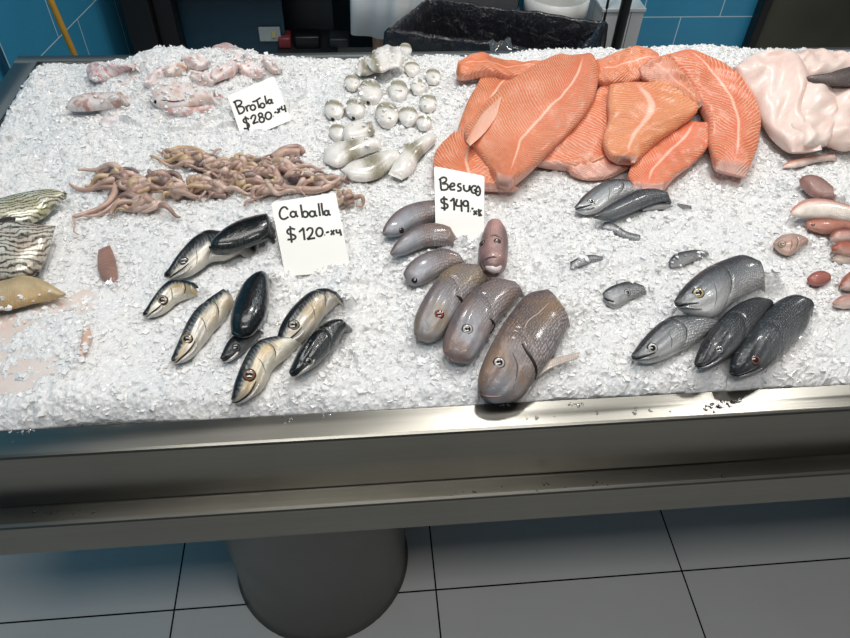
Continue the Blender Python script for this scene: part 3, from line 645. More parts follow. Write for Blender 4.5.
# ------------------------------------------------------------------ left edge: banded fish
@cached
def rows_mat(name, base, dark, seed=0., freq=170.):
    t = NT(name); uv = t.sep(t.uv()); um = t.uv('metres'); s = t.sep(um)
    nz = t.noise(um, 30., 3.); n2 = t.noise(um, 150., 2.)
    ph = t.math('ADD', t.math('MULTIPLY', s[1], freq), t.math('MULTIPLY', nz, 5.))
    w = t.math('ABSOLUTE', t.math('SUBTRACT', t.math('FRACT', ph), .5))
    st = t.ramp(w, [(.0, 1.0), (.14, .9), (.26, 0.0)])
    px = t.math('ABSOLUTE', t.math('SUBTRACT', t.math('FRACT', t.math('ADD', t.math('MULTIPLY', s[0], freq*.8), t.math('MULTIPLY', t.math('FLOOR', ph), .5))), .5))
    c = t.mix(t.ramp(nz, [(.35, 0.0), (.65, 1.0)]), base, 'e6e2d2')
    c = t.mix(t.math('MULTIPLY', t.ramp(px, [(.38, 0.0), (.5, .6)]), .8), c, dark)
    c = t.mix(t.math('MULTIPLY', st, t.ramp(n2, [(.3, .55), (.6, 1.0)])), c, dark)
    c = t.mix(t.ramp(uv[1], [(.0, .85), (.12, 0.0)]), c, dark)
    t.set(Base_Color=c, Roughness=.25, Metallic=.2, Coat_Weight=.5, Coat_Roughness=.1); t.bump(st, -.5, .002); return t.m
LS = 'large striped fish at the left edge'
def big(A, B, m, lab, **k):
    r = loft('striped_fish', A, B, m, None, **k); tag(r['o'], lab, 'fish', LS); return r
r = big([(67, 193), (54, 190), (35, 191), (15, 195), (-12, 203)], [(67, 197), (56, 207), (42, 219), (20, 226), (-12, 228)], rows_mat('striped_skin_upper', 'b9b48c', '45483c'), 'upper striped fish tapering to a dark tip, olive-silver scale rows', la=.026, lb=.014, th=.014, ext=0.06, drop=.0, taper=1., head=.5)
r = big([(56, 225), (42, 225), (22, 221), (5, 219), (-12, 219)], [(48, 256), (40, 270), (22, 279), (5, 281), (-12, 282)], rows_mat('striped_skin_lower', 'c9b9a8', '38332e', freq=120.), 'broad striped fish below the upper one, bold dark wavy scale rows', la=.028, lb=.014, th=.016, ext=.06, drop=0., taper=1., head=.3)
fin(r['o'], ([(40, 272), (24, 274), (8, 278), (-12, 282)], [(38, 276), (24, 282), (8, 287), (-12, 292)]), plain('dark_fin', '3a342f', .3), 'anal_fin', .003, .012)
fin(r['o'], ([(16, 218), (8, 217), (0, 219), (-12, 222)], [(15, 222), (8, 224), (0, 227), (-12, 230)]), plain('dark_fin', '3a342f', .3), 'dorsal_fin', .003, .034)
r = loft('fish_belly', [(66, 294), (54, 286), (40, 279), (24, 276), (8, 280), (-12, 284)], [(64, 297), (50, 300), (32, 304), (14, 309), (-12, 313)], fish_mat('yellow_belly', 'b9a27a', 'cbb48c', 'c7a878', .2, .5, .9, 0., .2, seed=71., rough=.3, metal=.05), None, la=.02, lb=.012, th=.012, ext=.06, drop=0., taper=1.)
tag(r['o'], 'yellow-tan fish belly at the left edge under the dark fin', 'fish')
r = loft('pale_fillet', [(100, 296), (84, 288), (62, 296), (36, 306), (-12, 318)], [(96, 345), (80, 372), (56, 392), (26, 400), (-12, 402)], flesh_mat('iced_fillet', 'e6dad2', 'e0cabf', seed=5., lf=.15), None, la=-.001, lb=-.004, th=.006, ext=.05, drop=.0, taper=1., p=.7, foot=False)
tag(r['o'], 'large pale fillet glimpsed through the ice in the lower left corner', 'fillet', 'pieces in the lower left ice')
r = loft('fish_piece', [(98, 250), (97, 262), (98, 272), (104, 282)], [(110, 245), (115, 256), (118, 270), (118, 284)], flesh_mat('red_brown_flesh', 'a07a6c', '8a6a60', seed=6., lf=.1), None, la=.006, lb=.006, th=.006, ext=.01, tail=.3)
tag(r['o'], 'small reddish brown scrap in the ice right of the striped fish', 'fish')
r = loft('fish_piece', [(83, 324), (82, 335), (80, 345), (77, 356)], [(90, 326), (91, 337), (88, 350), (82, 358)], flesh_mat('tan_flesh', 'd8b59f', 'c99f8a', seed=7., lf=.1), None, la=.005, lb=.005, th=.004, ext=.01, tail=.3)
tag(r['o'], 'thin tan strip along the edge of the iced corner fillet', 'fish')

# ------------------------------------------------------------------ brotola heap
BT_ = 'pink fish pieces heaped under ice at the back left'
def pk(A, B, i, lab, la=.018, lb=.012, th=.014, base='e0beb5', tint='d3a69d', name='pink_fish', **k):
    r = loft(name, A, B, flesh_mat('pink_flesh_%d' % i, base, tint, seed=80.+i, lf=.12, scale=35., frost=.75), None, la=la, lb=lb, th=th, **k)
    tag(r['o'], lab, 'fish', BT_); return r
pk([(86, 70), (92, 64), (104, 63), (118, 66), (136, 64)], [(88, 78), (96, 82), (106, 80), (118, 74), (137, 67)], 1, 'pink fish head with a tapering tail, farthest left at the back', base='c98f8a', tint='d9a9a2')
r = pk([(65, 107), (74, 99), (90, 95), (106, 94), (122, 93)], [(67, 110), (79, 111), (95, 110), (110, 108), (126, 105)], 2, 'brownish pink snout with grey end, left of the pink heap', base='b98a7d', tint='98857e')
r = pk([(150, 97), (156, 88), (170, 82), (186, 83), (202, 90), (212, 96)], [(152, 104), (162, 109), (178, 110), (192, 107), (204, 105), (214, 104)], 3, 'front pale pink fish of the heap with a dark eye at its left tip', base='e2c9bd', tint='d2aa9b', la=.016)
P, N = pick(r, 155, 102); disc('eye', P, N, .0035, plain('dark_eye', '1a1716', .15), r['o'])
crease('mouth', r, [(.22, .80), (.4, .86), (.6, .84)], .0014, plain('lip_crease', '6d4a48', .3), r['o'])
pk([(164, 109), (178, 107), (192, 108), (208, 106)], [(168, 114), (182, 116), (196, 115), (208, 111)], 4, 'rosy strip of fish tucked under the pale pink one', base='d39a92', la=.01, lb=.007, th=.007)
for i, (x, y, rx, ry, a, base, tint, lab) in enumerate([
        (157, 78, 15, 8, .5, 'e6cfc9', 'dcb8b0', 'whitish pink lump at the left shoulder of the heap'),
        (176, 70, 13, 7, .2, 'e2b79c', 'e8c6b4', 'orange-tinted lump high on the left of the heap'),
        (196, 62, 15, 7, -.1, 'ddc0b8', 'e6cfca', 'pale lump on the crest left of the rosy one'),
        (226, 52, 13, 6, .1, 'd39c9a', 'dfb2ae', 'rosy round lump at the very top of the heap'),
        (243, 57, 11, 6, -.3, 'e6d3cf', 'dcc0ba', 'glistening white lump at the top right of the heap'),
        (224, 72, 16, 8, .3, 'e1c4bd', 'd8aca4', 'broad pale pink lump in the middle of the heap'),
        (203, 79, 14, 7, -.2, 'dcbcb2', 'e2cac2', 'rounded lump just above the front pale fish'),
        (251, 71, 15, 7, -.2, 'dfb6ae', 'e8cfca', 'pink lump behind the Brotola card'),
        (272, 66, 12, 6, -.4, 'd9b8a8', 'e2c9be', 'tan-pink lump at the right end of the heap'),
        (220, 98, 7, 5, -.6, 'b9706b', 'cf9890', 'small dark red tip beside the left edge of the Brotola card'),
        (128, 84, 14, 6, .4, 'dfc3bd', 'cfaaa6', 'faint pink piece under ice between the heap and the left head'),
        (112, 122, 13, 7, .1, 'd9cdcd', 'cdb9bb', 'violet-pink shadowy piece sunk in ice below the brownish snout')]):
    ca, sa = math.cos(a), math.sin(a)
    t_ = np.linspace(-1, 1, 7); up = np.sqrt(np.maximum(0, 1-t_**2)); w = 1+.12*np.sin(t_*5+i)
    A = [(x+rx*t*ca+ry*q*ww*-sa*0-0, y-ry*q*ww-rx*t*sa) for t, q, ww in zip(t_, up, w)]
    B = [(x+rx*t*ca, y+ry*q*ww-rx*t*sa) for t, q, ww in zip(t_, up, w[::-1])]
    lo = -.004 if i >= 10 else .006+.004*(i % 3)
    pk(A, B, 10+i, lab, la=lo+.005, lb=lo, th=.012 if i < 10 else .006, base=base, tint=tint, ext=0, tail=.35, nu=40, nv=28, disp=lambda u, v, i=i: .0035*np.sin(u*9+i)*np.cos(v*8+i*2))

# ------------------------------------------------------------------ salmon
SG = 'raw salmon fillets in the pile'
def sal(A, B, i, lab, la=.02, lb=.02, th=.011, mat=None, p=.55, tail=.06, ext=0., **k):
    m = dict(seed=float(i)*1.31); m.update(mat or {})
    n1 = float(i)
    r = loft('salmon_fillet', A, B, salmon_mat('salmon_flesh_%d' % i, **m), None, la=la, lb=lb, th=th, p=p, head=.06, tail=tail, ext=ext, nu=80, nv=56, shrink=1., headpow=.6, under=1.,
             disp=lambda u, v: .003*np.sin(u*7+n1)*np.cos(v*5+n1*2)+.0014*np.sin(u*19+v*7+n1)+.0009*np.sin(u*41-v*13), **k)
    tag(r['o'], lab, 'fillet', SG); return r
sal([(500, 66), (484, 75), (475, 90), (465, 110), (457, 132)], [(548, 68), (530, 90), (508, 112), (490, 132), (480, 150)], 3, 'salmon fillet underneath at the left of the pile, mostly hidden', la=.010, lb=.012)
sal([(456, 72), (459, 64), (472, 58), (486, 57), (502, 63), (522, 64), (546, 64)], [(458, 78), (468, 77), (480, 75), (494, 76), (508, 80), (524, 80), (548, 80)], 2, 'curled bright orange salmon end at the back left of the pile', la=.024, lb=.020, th=.012, mat=dict(flesh='ee7038', freq=80.))
sal([(464, 130), (448, 139), (436, 152), (433, 170), (438, 188)], [(486, 146), (491, 160), (498, 176), (508, 186), (520, 189)], 4, 'salmon piece behind the Besugo card, at the front left of the pile', la=.014, lb=.018, mat=dict(freq=110., flesh='e6784f'))
sal([(606, 78), (592, 98), (574, 120), (554, 143), (535, 166)], [(640, 88), (640, 112), (628, 136), (606, 160), (580, 170)], 5, 'ribbed salmon fillet under the long one, its lines running crosswise', la=.012, lb=.012, mat=dict(freq=120., chev=.2, line=.95, flesh='e5754c'))
sal([(566, 165), (578, 156), (600, 152), (628, 154)], [(570, 174), (585, 179), (607, 178), (630, 168)], 12, 'pale pink salmon belly strip at the bottom of the ribbed fillet', la=.014, lb=.008, th=.008, mat=dict(flesh='f0a98e', fat='f8dccd', pale=1.))
sal([(594, 62), (608, 57), (622, 51), (640, 49), (658, 56)], [(596, 82), (612, 86), (630, 84), (646, 76), (662, 64)], 9, 'salmon piece at the back centre, bulging over the rear rail', la=.034, lb=.026, mat=dict(flesh='ea7a4c', fleck=.5))
sal([(652, 60), (666, 57), (678, 68), (692, 86), (704, 104)], [(638, 68), (644, 80), (660, 88), (680, 98), (696, 110)], 10, 'narrow salmon strip between the square piece and the right fillet', la=.036, lb=.034, th=.010, mat=dict(pale=.6))
S1 = sal([(566, 57), (544, 62), (518, 77), (493, 97), (474, 118), (464, 136), (480, 156), (498, 184)], [(592, 57), (597, 72), (596, 92), (586, 113), (568, 134), (548, 154), (529, 172), (508, 188)], 1, 'long salmon fillet lying diagonally on top at the left, full length', la=.030, lb=.030, th=.015, mat=dict(freq=125., chev=1.3, line=.66, lw=.02, flesh='df7248', fleck=.4))
# fatty belly flap on the long fillet
fl = loft('fat_strip', [(502, 96), (492, 104), (482, 114), (473, 128), (466, 141)], [(500, 104), (497, 116), (489, 128), (480, 138), (470, 146)], flesh_mat('salmon_fat', 'ecb8a0', 'e6a88e', seed=3., lf=.3), S1['o'], la=.046, lb=.049, th=.0025, ext=0, head=.1, tail=.1, foot=False)
sal([(680, 118), (658, 134), (640, 154), (628, 174), (632, 189)], [(708, 126), (708, 147), (692, 164), (676, 176), (662, 191)], 7, 'salmon tail piece pointing down, front of the pile below the square piece', la=.018, lb=.018, mat=dict(flesh='e86b45', freq=120., lw=.04, fleck=.3))
sal([(662, 56), (673, 65), (684, 80), (695, 98), (706, 120), (709, 144), (716, 169)], [(690, 56), (713, 62), (735, 76), (751, 97), (759, 121), (757, 148), (746, 177)], 8, 'right-hand salmon fillet with a clear white seam and pale flecks', la=.028, lb=.022, th=.015, mat=dict(flesh='e56a44', fleck=1., freq=90., chev=.6, line=.52, lw=.035))
sal([(609, 85), (607, 103), (608, 121), (603, 139), (608, 155), (620, 161)], [(662, 83), (692, 98), (697, 112), (678, 128), (654, 145), (635, 163)], 6, 'square-cut paler salmon piece on top in the middle of the pile', la=.036, lb=.034, th=.012, mat=dict(flesh='e98a5a', fat='f2bd8c', freq=120., chev=.5, line=.45, lw=.05, fleck=.5))

WG = 'raw white fish fillets at the back right'
def wf(A, B, i, lab, la, lb, th=.016, **k):
    n1 = float(i)
    r = loft('white_fillet', A, B, flesh_mat('white_flesh_%d' % i, 'ebd9cf', 'e6c6ba', seed=20.+i, lf=.4, freq=60., scale=14., rough=.42), None, la=la, lb=lb, th=th, p=.75, head=.15, tail=.12, ext=0, nu=60, nv=44, shrink=1., disp=lambda u, v: .006*np.sin(u*7+v*3+n1*2)*np.cos(v*7+n1)+.0022*np.sin(u*17-v*9+n1)+.0012*np.sin(u*31+v*11), **k)
    tag(r['o'], lab, 'fillet', WG); return r
wf([(790, 56), (800, 51), (815, 51), (834, 56), (850, 60), (864, 62)], [(796, 70), (806, 78), (820, 78), (836, 76), (850, 74), (864, 74)], 3, 'small pinkish white piece at the back above the dark tail', .020, .016)
wf([(733, 68), (740, 82), (752, 97), (760, 116), (772, 136), (792, 152)], [(752, 54), (788, 53), (806, 70), (806, 92), (806, 120), (822, 150)], 1, 'largest white fillet, folded and touching the right salmon fillet', .022, .030, .020)
wf([(812, 90), (800, 104), (802, 122), (818, 140), (846, 150)], [(868, 84), (870, 98), (870, 115), (870, 130), (870, 144)], 4, 'smooth white fillet at the right frame edge', .022, .028, .018)
wf([(796, 84), (784, 92), (779, 106), (786, 122), (800, 140), (806, 146)], [(822, 82), (834, 92), (836, 108), (834, 122), (832, 134), (826, 146)], 2, 'rounded white fillet in front, overlapping its two neighbours', .036, .032, .014)
dk = loft('dark_fish_tail', [(802, 78), (814, 75), (828, 73), (840, 69), (866, 62)], [(803, 80), (818, 84), (834, 86), (848, 87), (866, 88)], fish_mat('dark_tail_skin', '5a4d49', '6d5f5a', '5d504c', .2, .5, .8, 0., .6, seed=91., rough=.35, metal=.05), None, la=.050, lb=.048, th=.006, ext=0, nu=40, nv=28)
tag(dk['o'], 'dark brown fish tail pointing left across the white fillets', 'fish')

# ------------------------------------------------------------------ squid mantles
QG = 'small pale squid tubes'
def sq(A, B, i, lab, la=.014, lb=.008, th=.012, pos=.5, w=.12, **k):
    r = loft('squid_tube', A, B, band_mat('squid_skin_%d' % i, float(i), pos, w), None, la=la, lb=lb, th=th, head=.25, tail=.2, ext=0, nu=44, nv=30, shrink=1., **k)
    tag(r['o'], lab, 'squid', QG); return r
sq([(356, 66), (362, 60), (370, 58), (380, 60)], [(356, 74), (366, 75), (374, 72), (382, 68)], 1, 'tan squid tube end at the back left of the white squid', pos=.3)
sq([(366, 62), (374, 52), (386, 46), (398, 49), (404, 55)], [(372, 70), (382, 72), (392, 68), (400, 66), (405, 60)], 2, 'large pale squid tube crowning the back of the heap', la=.03, lb=.024, pos=.15, w=.1)
sq([(324, 149), (336, 144), (352, 141), (366, 139), (380, 139)], [(324, 162), (338, 167), (353, 160), (368, 153), (382, 149)], 3, 'squid tube with an olive band lying level at the left', pos=.5)
sq([(342, 131), (350, 124), (360, 121), (372, 123)], [(344, 142), (354, 142), (366, 139), (376, 131)], 4, 'short squid tube with brown rim just above the level one', pos=.85)
sq([(340, 171), (351, 163), (364, 159), (380, 153), (397, 150)], [(350, 180), (366, 181), (380, 177), (391, 168), (402, 158)], 5, 'squid tube with a wide olive band, nearest the front', pos=.5, w=.16)
sq([(388, 174), (396, 160), (406, 148), (420, 139), (433, 132)], [(402, 180), (413, 172), (419, 159), (428, 150), (437, 141)], 6, 'squid tube leaning up to the right beside the salmon', pos=.55)
sq([(396, 152), (400, 146), (410, 143), (422, 140)], [(400, 158), (408, 156), (416, 151), (426, 146)], 7, 'small olive-banded piece between the two front tubes', la=.006, lb=.003, th=.008, pos=.4)
def cup(px, py, rx, ry, i, lab, dot=None):
    """squid tube pointing at the viewer: tip low in front, olive rim high behind"""
    tx, ty = dot or (px-1, py+ry*.8); ty += 2
    A = [(tx-3, ty-1), (px-rx*.75, py+ry*.45), (px-rx, py-ry*.25), (px-rx*.8, py-ry*.8), (px-rx*.4, py-ry*1.15)]
    B = [(tx+3, ty), (px+rx*.75, py+ry*.5), (px+rx, py-ry*.15), (px+rx*.85, py-ry*.75), (px+rx*.45, py-ry*1.12)]
    o = sq(A, B, 20+i, lab, la=.002, lb=.002, la2=.012, lb2=.012, th=.6*rx*.0017, pos=.70, w=.12, p=.95)['o']
    if dot:
        V = np.array([v.co[:] for v in o.data.vertices])+np.array(o['_w']); q = pix(V); d = np.hypot(q[:, 0]-dot[0], q[:, 1]-dot[1])+np.linalg.norm(V-EYE, axis=1)*30; k = d.argmin()
        disc('tip', V[k], nrm(EYE-V[k]), 1.9*mpp(V[k]), M_dark, o, .5)
for i, (x, y, rx, ry, dot, lab) in enumerate([
        (370, 95, 12, 12, (368.6, 103), 'upright squid tube with a black tip, highest of the dotted ones'),
        (334, 112, 10, 10, (332.5, 118.5), 'upright squid tube with a black dot, far left'),
        (355, 111, 10, 10, (354, 118), 'upright squid tube right of the far left one'),
        (387, 117, 12, 12, None, 'milky round squid end in the middle of the heap'),
        (408, 118, 10, 9, None, 'round squid end with a brown arc, right of the milky one'),
        (398, 93, 10, 10, None, 'rounded squid end half veiled by ice, right of the highest dotted one'),
        (428, 105, 9, 8, None, 'faint squid end nearest the salmon'),
        (433, 78, 8, 7, None, 'squid end peeking out of ice behind, close to the rear rail'),
        (405, 52, 7, 7, None, 'small white ring-shaped squid end at the very back'),
        (418, 88, 8, 7, None, 'little squid end between the veiled one and the one near the rear rail'),
        (352, 84, 8, 7, None, 'squid end in the ice left of the highest dotted one'),
        (412, 70, 8, 6, None, 'olive rimmed squid end right of the crowning tube'),
        (424, 124, 8, 7, None, 'low squid end between the front tubes and the salmon'),
        (338, 134, 9, 8, None, 'glassy squid end under the far left dotted one')]):
    cup(x, y, rx, ry, i, lab, dot)

# ------------------------------------------------------------------ squid tentacles
TG = 'raw squid heads in the long heap'
def tent_mat(i): return flesh_mat('tentacle_%d' % (i % 6), ['d2b0a0', 'c09e90', 'dcc2b4', 'a98f84', 'c6a994', 'd2b894'][i % 6], ['a3897c', '8d7268', 'bda394', '6f5852', '9c8074', 'b29676'][i % 6], seed=i*.7, lf=.1, scale=45.)
def squid_head(px, py, i, lab, spread=1., ang=0., n=8, dark=False, arms=None):
    base = on(px, py, .006); root_ = empty('squid', base); tag(root_, lab, 'squid', TG)
    r = .015*spread; V = []; uv = []; nn_, mm = 20, 12; sd = i*1.3
    for a in range(mm+1):
        t = math.pi*a/mm
        for k in range(nn_):
            b = 2*math.pi*k/nn_; w = 1+.18*math.sin(3*b+sd)*math.sin(t)+.12*math.sin(5*b+2*t+sd)
            V.append(base+np.array([r*1.3*w*math.sin(t)*math.cos(b), r*w*math.sin(t)*math.sin(b), r*.6*w*math.cos(t)+.003])); uv.append((t*.02, b*.02))
    link('head', V, gridfaces(mm+1, nn_), plain('dark_squid_skin', '5f4a4a', .25, coat=.4, scale=90., var=.4) if dark else tent_mat(i), root_, {'UVMap': uv, 'metres': uv})
    R_ = np.random.RandomState(100+i)
    for k in range(n):
        a = ang+(k/n)*2*math.pi+R_.randn()*.25; L = (.048+.045*R_.rand())*spread; m = 22; P = []; x, y = base[0], base[1]; th = a; cu = R_.randn()*.24
        for q in range(m):
            z = float(hsmooth(x, y))+.005+.008*(1-q/m)+.004*math.sin(q*.5+k*1.7)+.002*(k%3); P.append((x, y, z)); x += L/m*math.cos(th); y += L/m*math.sin(th)*.5; th += cu+R_.randn()*.05
            if q > m*.55: cu = cu*1.04
        rr = np.interp(np.linspace(0, 1, m), [0, .3, 1], [.0062, .0046, .0014])*spread**.5*(.75+.5*R_.rand())
        P = crom(P, 26); tube('tentacle', P, np.interp(np.linspace(0, 1, 26), np.linspace(0, 1, m), rr), tent_mat(i+k), root_, 8)
    for q in arms or []:
        P = crom([on(x, y, .008) for x, y in q[1]], 30); tube('tentacle', P, np.interp(np.linspace(0, 1, 30), [0, 1], q[0]), tent_mat(i), root_, 9)
    FOOT.append(np.array([[base[0]+.035*math.cos(t)*s, base[1]+.02*math.sin(t)*s, base[2]+.005] for t in np.linspace(0, 6.28, 24) for s in (.2, .4, .6, .8, 1)]))
    return root_
heads = [(122, 178, 'grey-skinned squid head at the left end with an arm reaching out left', 1.35, True), (138, 188, 'tan squid head right behind the left end one', 1.2, False), (146, 205, 'yellowish squid cluster below at the left end of the heap', 1.1, False), (160, 180, 'squid head bridging the left end and the middle', 1.1, False),
         (176, 193, 'pinkish squid head low in the left half', 1., False), (186, 158, 'curved squid arms standing up at the upper left of the heap', 1.1, False), (204, 164, 'squid head with dark purple skin in the middle', 1.1, True), (200, 184, 'pale squid head below the dark purple one', 1., False),
         (220, 170, 'knot of thin arms right of the dark purple head', 1., False), (218, 190, 'squid head with a looped arm below the knot', 1., False), (240, 165, 'brown-pink squid head behind, above the Caballa card', 1., False), (246, 182, 'squid head near the card with rust brown folds', 1., False),
         (264, 172, 'squid head under the long looping arms', 1.1, False), (284, 168, 'squid head at the back inside the loops', 1.05, False), (300, 180, 'grey-violet squid head above the card', 1., True), (322, 184, 'squid head at the right end of the loops', 1., False), (270, 190, 'squid head touching the top edge of the card', 1., False), (343, 200, 'short arms sticking out right of the card', .8, False), (232, 180, 'small squid cluster between the knot and the loops', .9, False)]
for i, (x, y, lab, s_, dk_) in enumerate(heads):
    arms = None
    if i == 0: arms = [((.0065, .003), [(118, 180), (113, 196), (104, 206), (90, 212), (73, 217)]), ((.004, .0015), [(120, 200), (104, 212), (92, 216), (80, 215)]), ((.0015, .0008), [(73, 217), (75, 224), (74, 231), (79, 235)])]
    if i == 12: arms = [((.0065, .006), [(300, 152), (284, 152), (275, 162), (278, 178), (286, 188), (303, 190)]), ((.0065, .005), [(303, 190), (316, 190), (330, 186), (342, 179)])]
    if i == 5: arms = [((.005, .004), [(168, 158), (174, 150), (186, 148), (198, 150), (208, 156)])]
    if i == 9: arms = [((.0048, .004), [(232, 192), (222, 184), (212, 182), (208, 189), (214, 195), (226, 196)])]
    if i == 13: arms = [((.0055, .005), [(272, 157), (284, 149), (298, 147), (303, 152)]), ((.005, .004), [(292, 157), (293, 170), (298, 182)])]
    squid_head(x, y, i, lab, s_, i*.9, 8, dk_, arms)

# ------------------------------------------------------------------ price cards
M_card = plain('white_card', 'f3f1ea', .35, coat=.3, var=.03)
M_ink = plain('black_ink', '131313', .45, var=.02)
def circ(cx, cy, rx, ry=None, a0=-90, a1=280, n=12):
    ry = ry or rx; return [(cx+rx*math.cos(math.radians(a)), cy+ry*math.sin(math.radians(a))) for a in np.linspace(a0, a1, n)]
def card(corners, strokes, label, pen=1.0):
    c = np.array(corners, float); b = on(*(c[2:].mean(0)), .004); N = nrm(nrm(EYE-b)*.8+np.array([0, 0, .6]))
    def pr(q):
        w = ray(*q); return EYE+w*(((b-EYE)@N)/(w@N))
    K = np.array([pr(q) for q in c]); e = nrm(K[1]-K[0]); g = np.cross(N, e)
    dn = nrm(K[3]-K[0]+K[2]-K[1]); K[2] += dn*.008; K[3] += dn*.008   # foot pushed into the ice
    def rp(i):   # rounded corner
        p, a, d = K[i], nrm(K[i-1]-K[i]), nrm(K[(i+1) % 4]-K[i]); r = .0035
        return [p+a*r, p+(a+d)*r*.3, p+d*r]
    ring = [q for i in range(4) for q in rp(i)]; n = len(ring); ring = np.array(ring)
    V = np.vstack([ring, ring-N*.0012]); F = [tuple(range(n)), tuple(range(n, 2*n))[::-1]]+[(i, n+i, n+(i+1) % n, (i+1) % n) for i in range(n)]
    if np.cross(ring[1]-ring[0], ring[4]-ring[0])@N < 0: F = [f[::-1] for f in F]
    o = link('price_card', V, F, M_card, None, None, False); tag(o, label, 'sign', 'handwritten price cards')
    parts = []
    for s in strokes:
        s = np.array(s, float)
        if len(s) >= 3: s = crom(s, max(10, 3*len(s)))
        P = np.array([pr(q)+N*.0003 for q in s]); r = pen*1.13*mpp(b)
        parts.append(tube_data(P, r, 6, .35, N))
    V, F, u, m = join(parts); w = link('handwriting', V, F, M_ink, o); w['label'] = 'black marker lettering'
    return o
def Z(pts): return [(x/3.036+220, y/3.036+70) for x, y in pts]
card([(227.5, 96), (274, 76), (290, 116), (241, 136)], [Z(s) for s in [
    [(45, 97), (50, 112), (58, 131)], [(40, 99), (52, 93), (64, 94), (64, 103), (53, 112), (68, 111), (74, 120), (68, 130), (56, 134)],
    [(78, 110), (84, 126)], [(80, 117), (84, 109), (91, 108)], circ(100, 114, 7.5, 8), [(98, 97), (108, 94), (123, 84)], [(112, 91), (116, 104), (119, 116)],
    circ(129, 108, 6.5, 7), [(136, 78), (139, 92), (142, 104)], circ(151, 96, 5, 6), [(156, 88), (158, 98), (162, 102)],
    [(88, 149), (78, 146), (71, 152), (74, 159), (84, 161), (89, 169), (84, 177), (72, 178)], [(77, 141), (82, 163), (88, 190)],
    [(93, 149), (99, 138), (107, 138), (107, 148), (100, 163)], [(100, 163), (117, 157)], circ(123, 137, 6, 6), circ(127, 151, 7.5, 8), circ(147, 139, 9, 11),
    [(161, 141), (163, 141)], [(165, 130), (172, 127)], [(174, 117), (178, 123), (182, 129)], [(183, 115), (179, 123), (175, 132)], [(187, 109), (189, 121), (198, 118)], [(195, 106), (198, 116), (200, 128)]]],
    'small tilted white card in the ice reading Brotola $280, at the back left', .85)
card([(271, 202.5), (335.5, 192.5), (350, 266), (284.5, 271)], [Z(s) for s in [
    [(206, 424), (198, 416), (187, 420), (181, 434), (184, 448), (194, 453), (208, 446)], circ(222, 438, 8, 8.5), [(230, 428), (232, 440), (237, 446)], [(245, 409), (248, 428), (251, 448)], circ(259, 438, 8, 9),
    circ(280, 437, 8, 8.5), [(288, 427), (290, 439), (295, 445)], [(299, 405), (301, 422), (304, 443)], [(308, 404), (310, 422), (314, 441)], circ(323, 434, 6, 7), [(329, 425), (331, 437), (336, 441)],
    [(228, 484), (216, 481), (205, 487), (206, 496), (218, 499), (229, 504), (226, 513), (205, 515)], [(213, 474), (215, 498), (218, 524)], [(240, 492), (247, 486), (253, 479)], [(253, 479), (255, 497), (257, 516)],
    [(263, 488), (270, 480), (279, 481), (281, 491), (275, 503), (265, 514)], [(265, 514), (289, 510)], circ(302, 492, 10, 13), [(317, 501), (319, 501)], [(322, 494), (331, 491)],
    [(336, 487), (342, 493), (347, 500)], [(347, 486), (342, 493), (337, 501)], [(353, 484), (355, 494), (367, 492)], [(363, 484), (366, 493), (368, 503)]]],
    'white card reading Caballa $120, standing in the ice above the mackerel', .95)
card([(434, 166), (484.5, 176), (483.5, 244), (436, 241)], [Z(s) for s in [
    [(669, 333), (670, 346), (671, 361)], [(665, 334), (676, 326), (687, 329), (685, 339), (673, 345), (688, 346), (693, 354), (687, 363), (670, 364)],
    [(699, 355), (710, 352), (712, 346), (704, 344), (699, 352), (701, 363), (714, 363)], [(733, 346), (725, 346), (722, 352), (731, 358), (730, 366), (720, 367)], [(740, 349), (741, 362), (748, 368), (756, 364), (758, 350)], [(758, 350), (759, 366)],
    [(778, 353), (769, 352), (763, 361), (766, 372), (775, 373), (777, 365), (770, 364)], circ(783, 369, 0.1, .1), [(784, 352), (777, 364), (778, 377), (785, 381), (790, 372), (788, 358), (782, 352)],
    [(691, 394), (679, 390), (671, 395), (675, 403), (688, 407), (692, 414), (685, 420), (671, 418)], [(680, 384), (681, 404), (682, 427)], [(699, 399), (705, 394), (710, 389)], [(710, 389), (711, 408), (711, 426)],
    [(720, 392), (717, 411), (736, 413)], [(732, 394), (733, 412), (734, 430)], circ(746, 405, 7.5, 8), [(753, 403), (754, 418), (753, 432)], [(760, 429), (762, 429)], [(763, 421), (770, 421)],
    [(770, 427), (775, 433), (780, 439)], [(780, 427), (775, 433), (770, 440)], [(785, 422), (786, 433), (787, 444)], [(794, 425), (788, 432), (794, 443)]] if len(s) > 0],
    'white card reading Besugo $149 in front of the salmon, above the sea bream', .95)

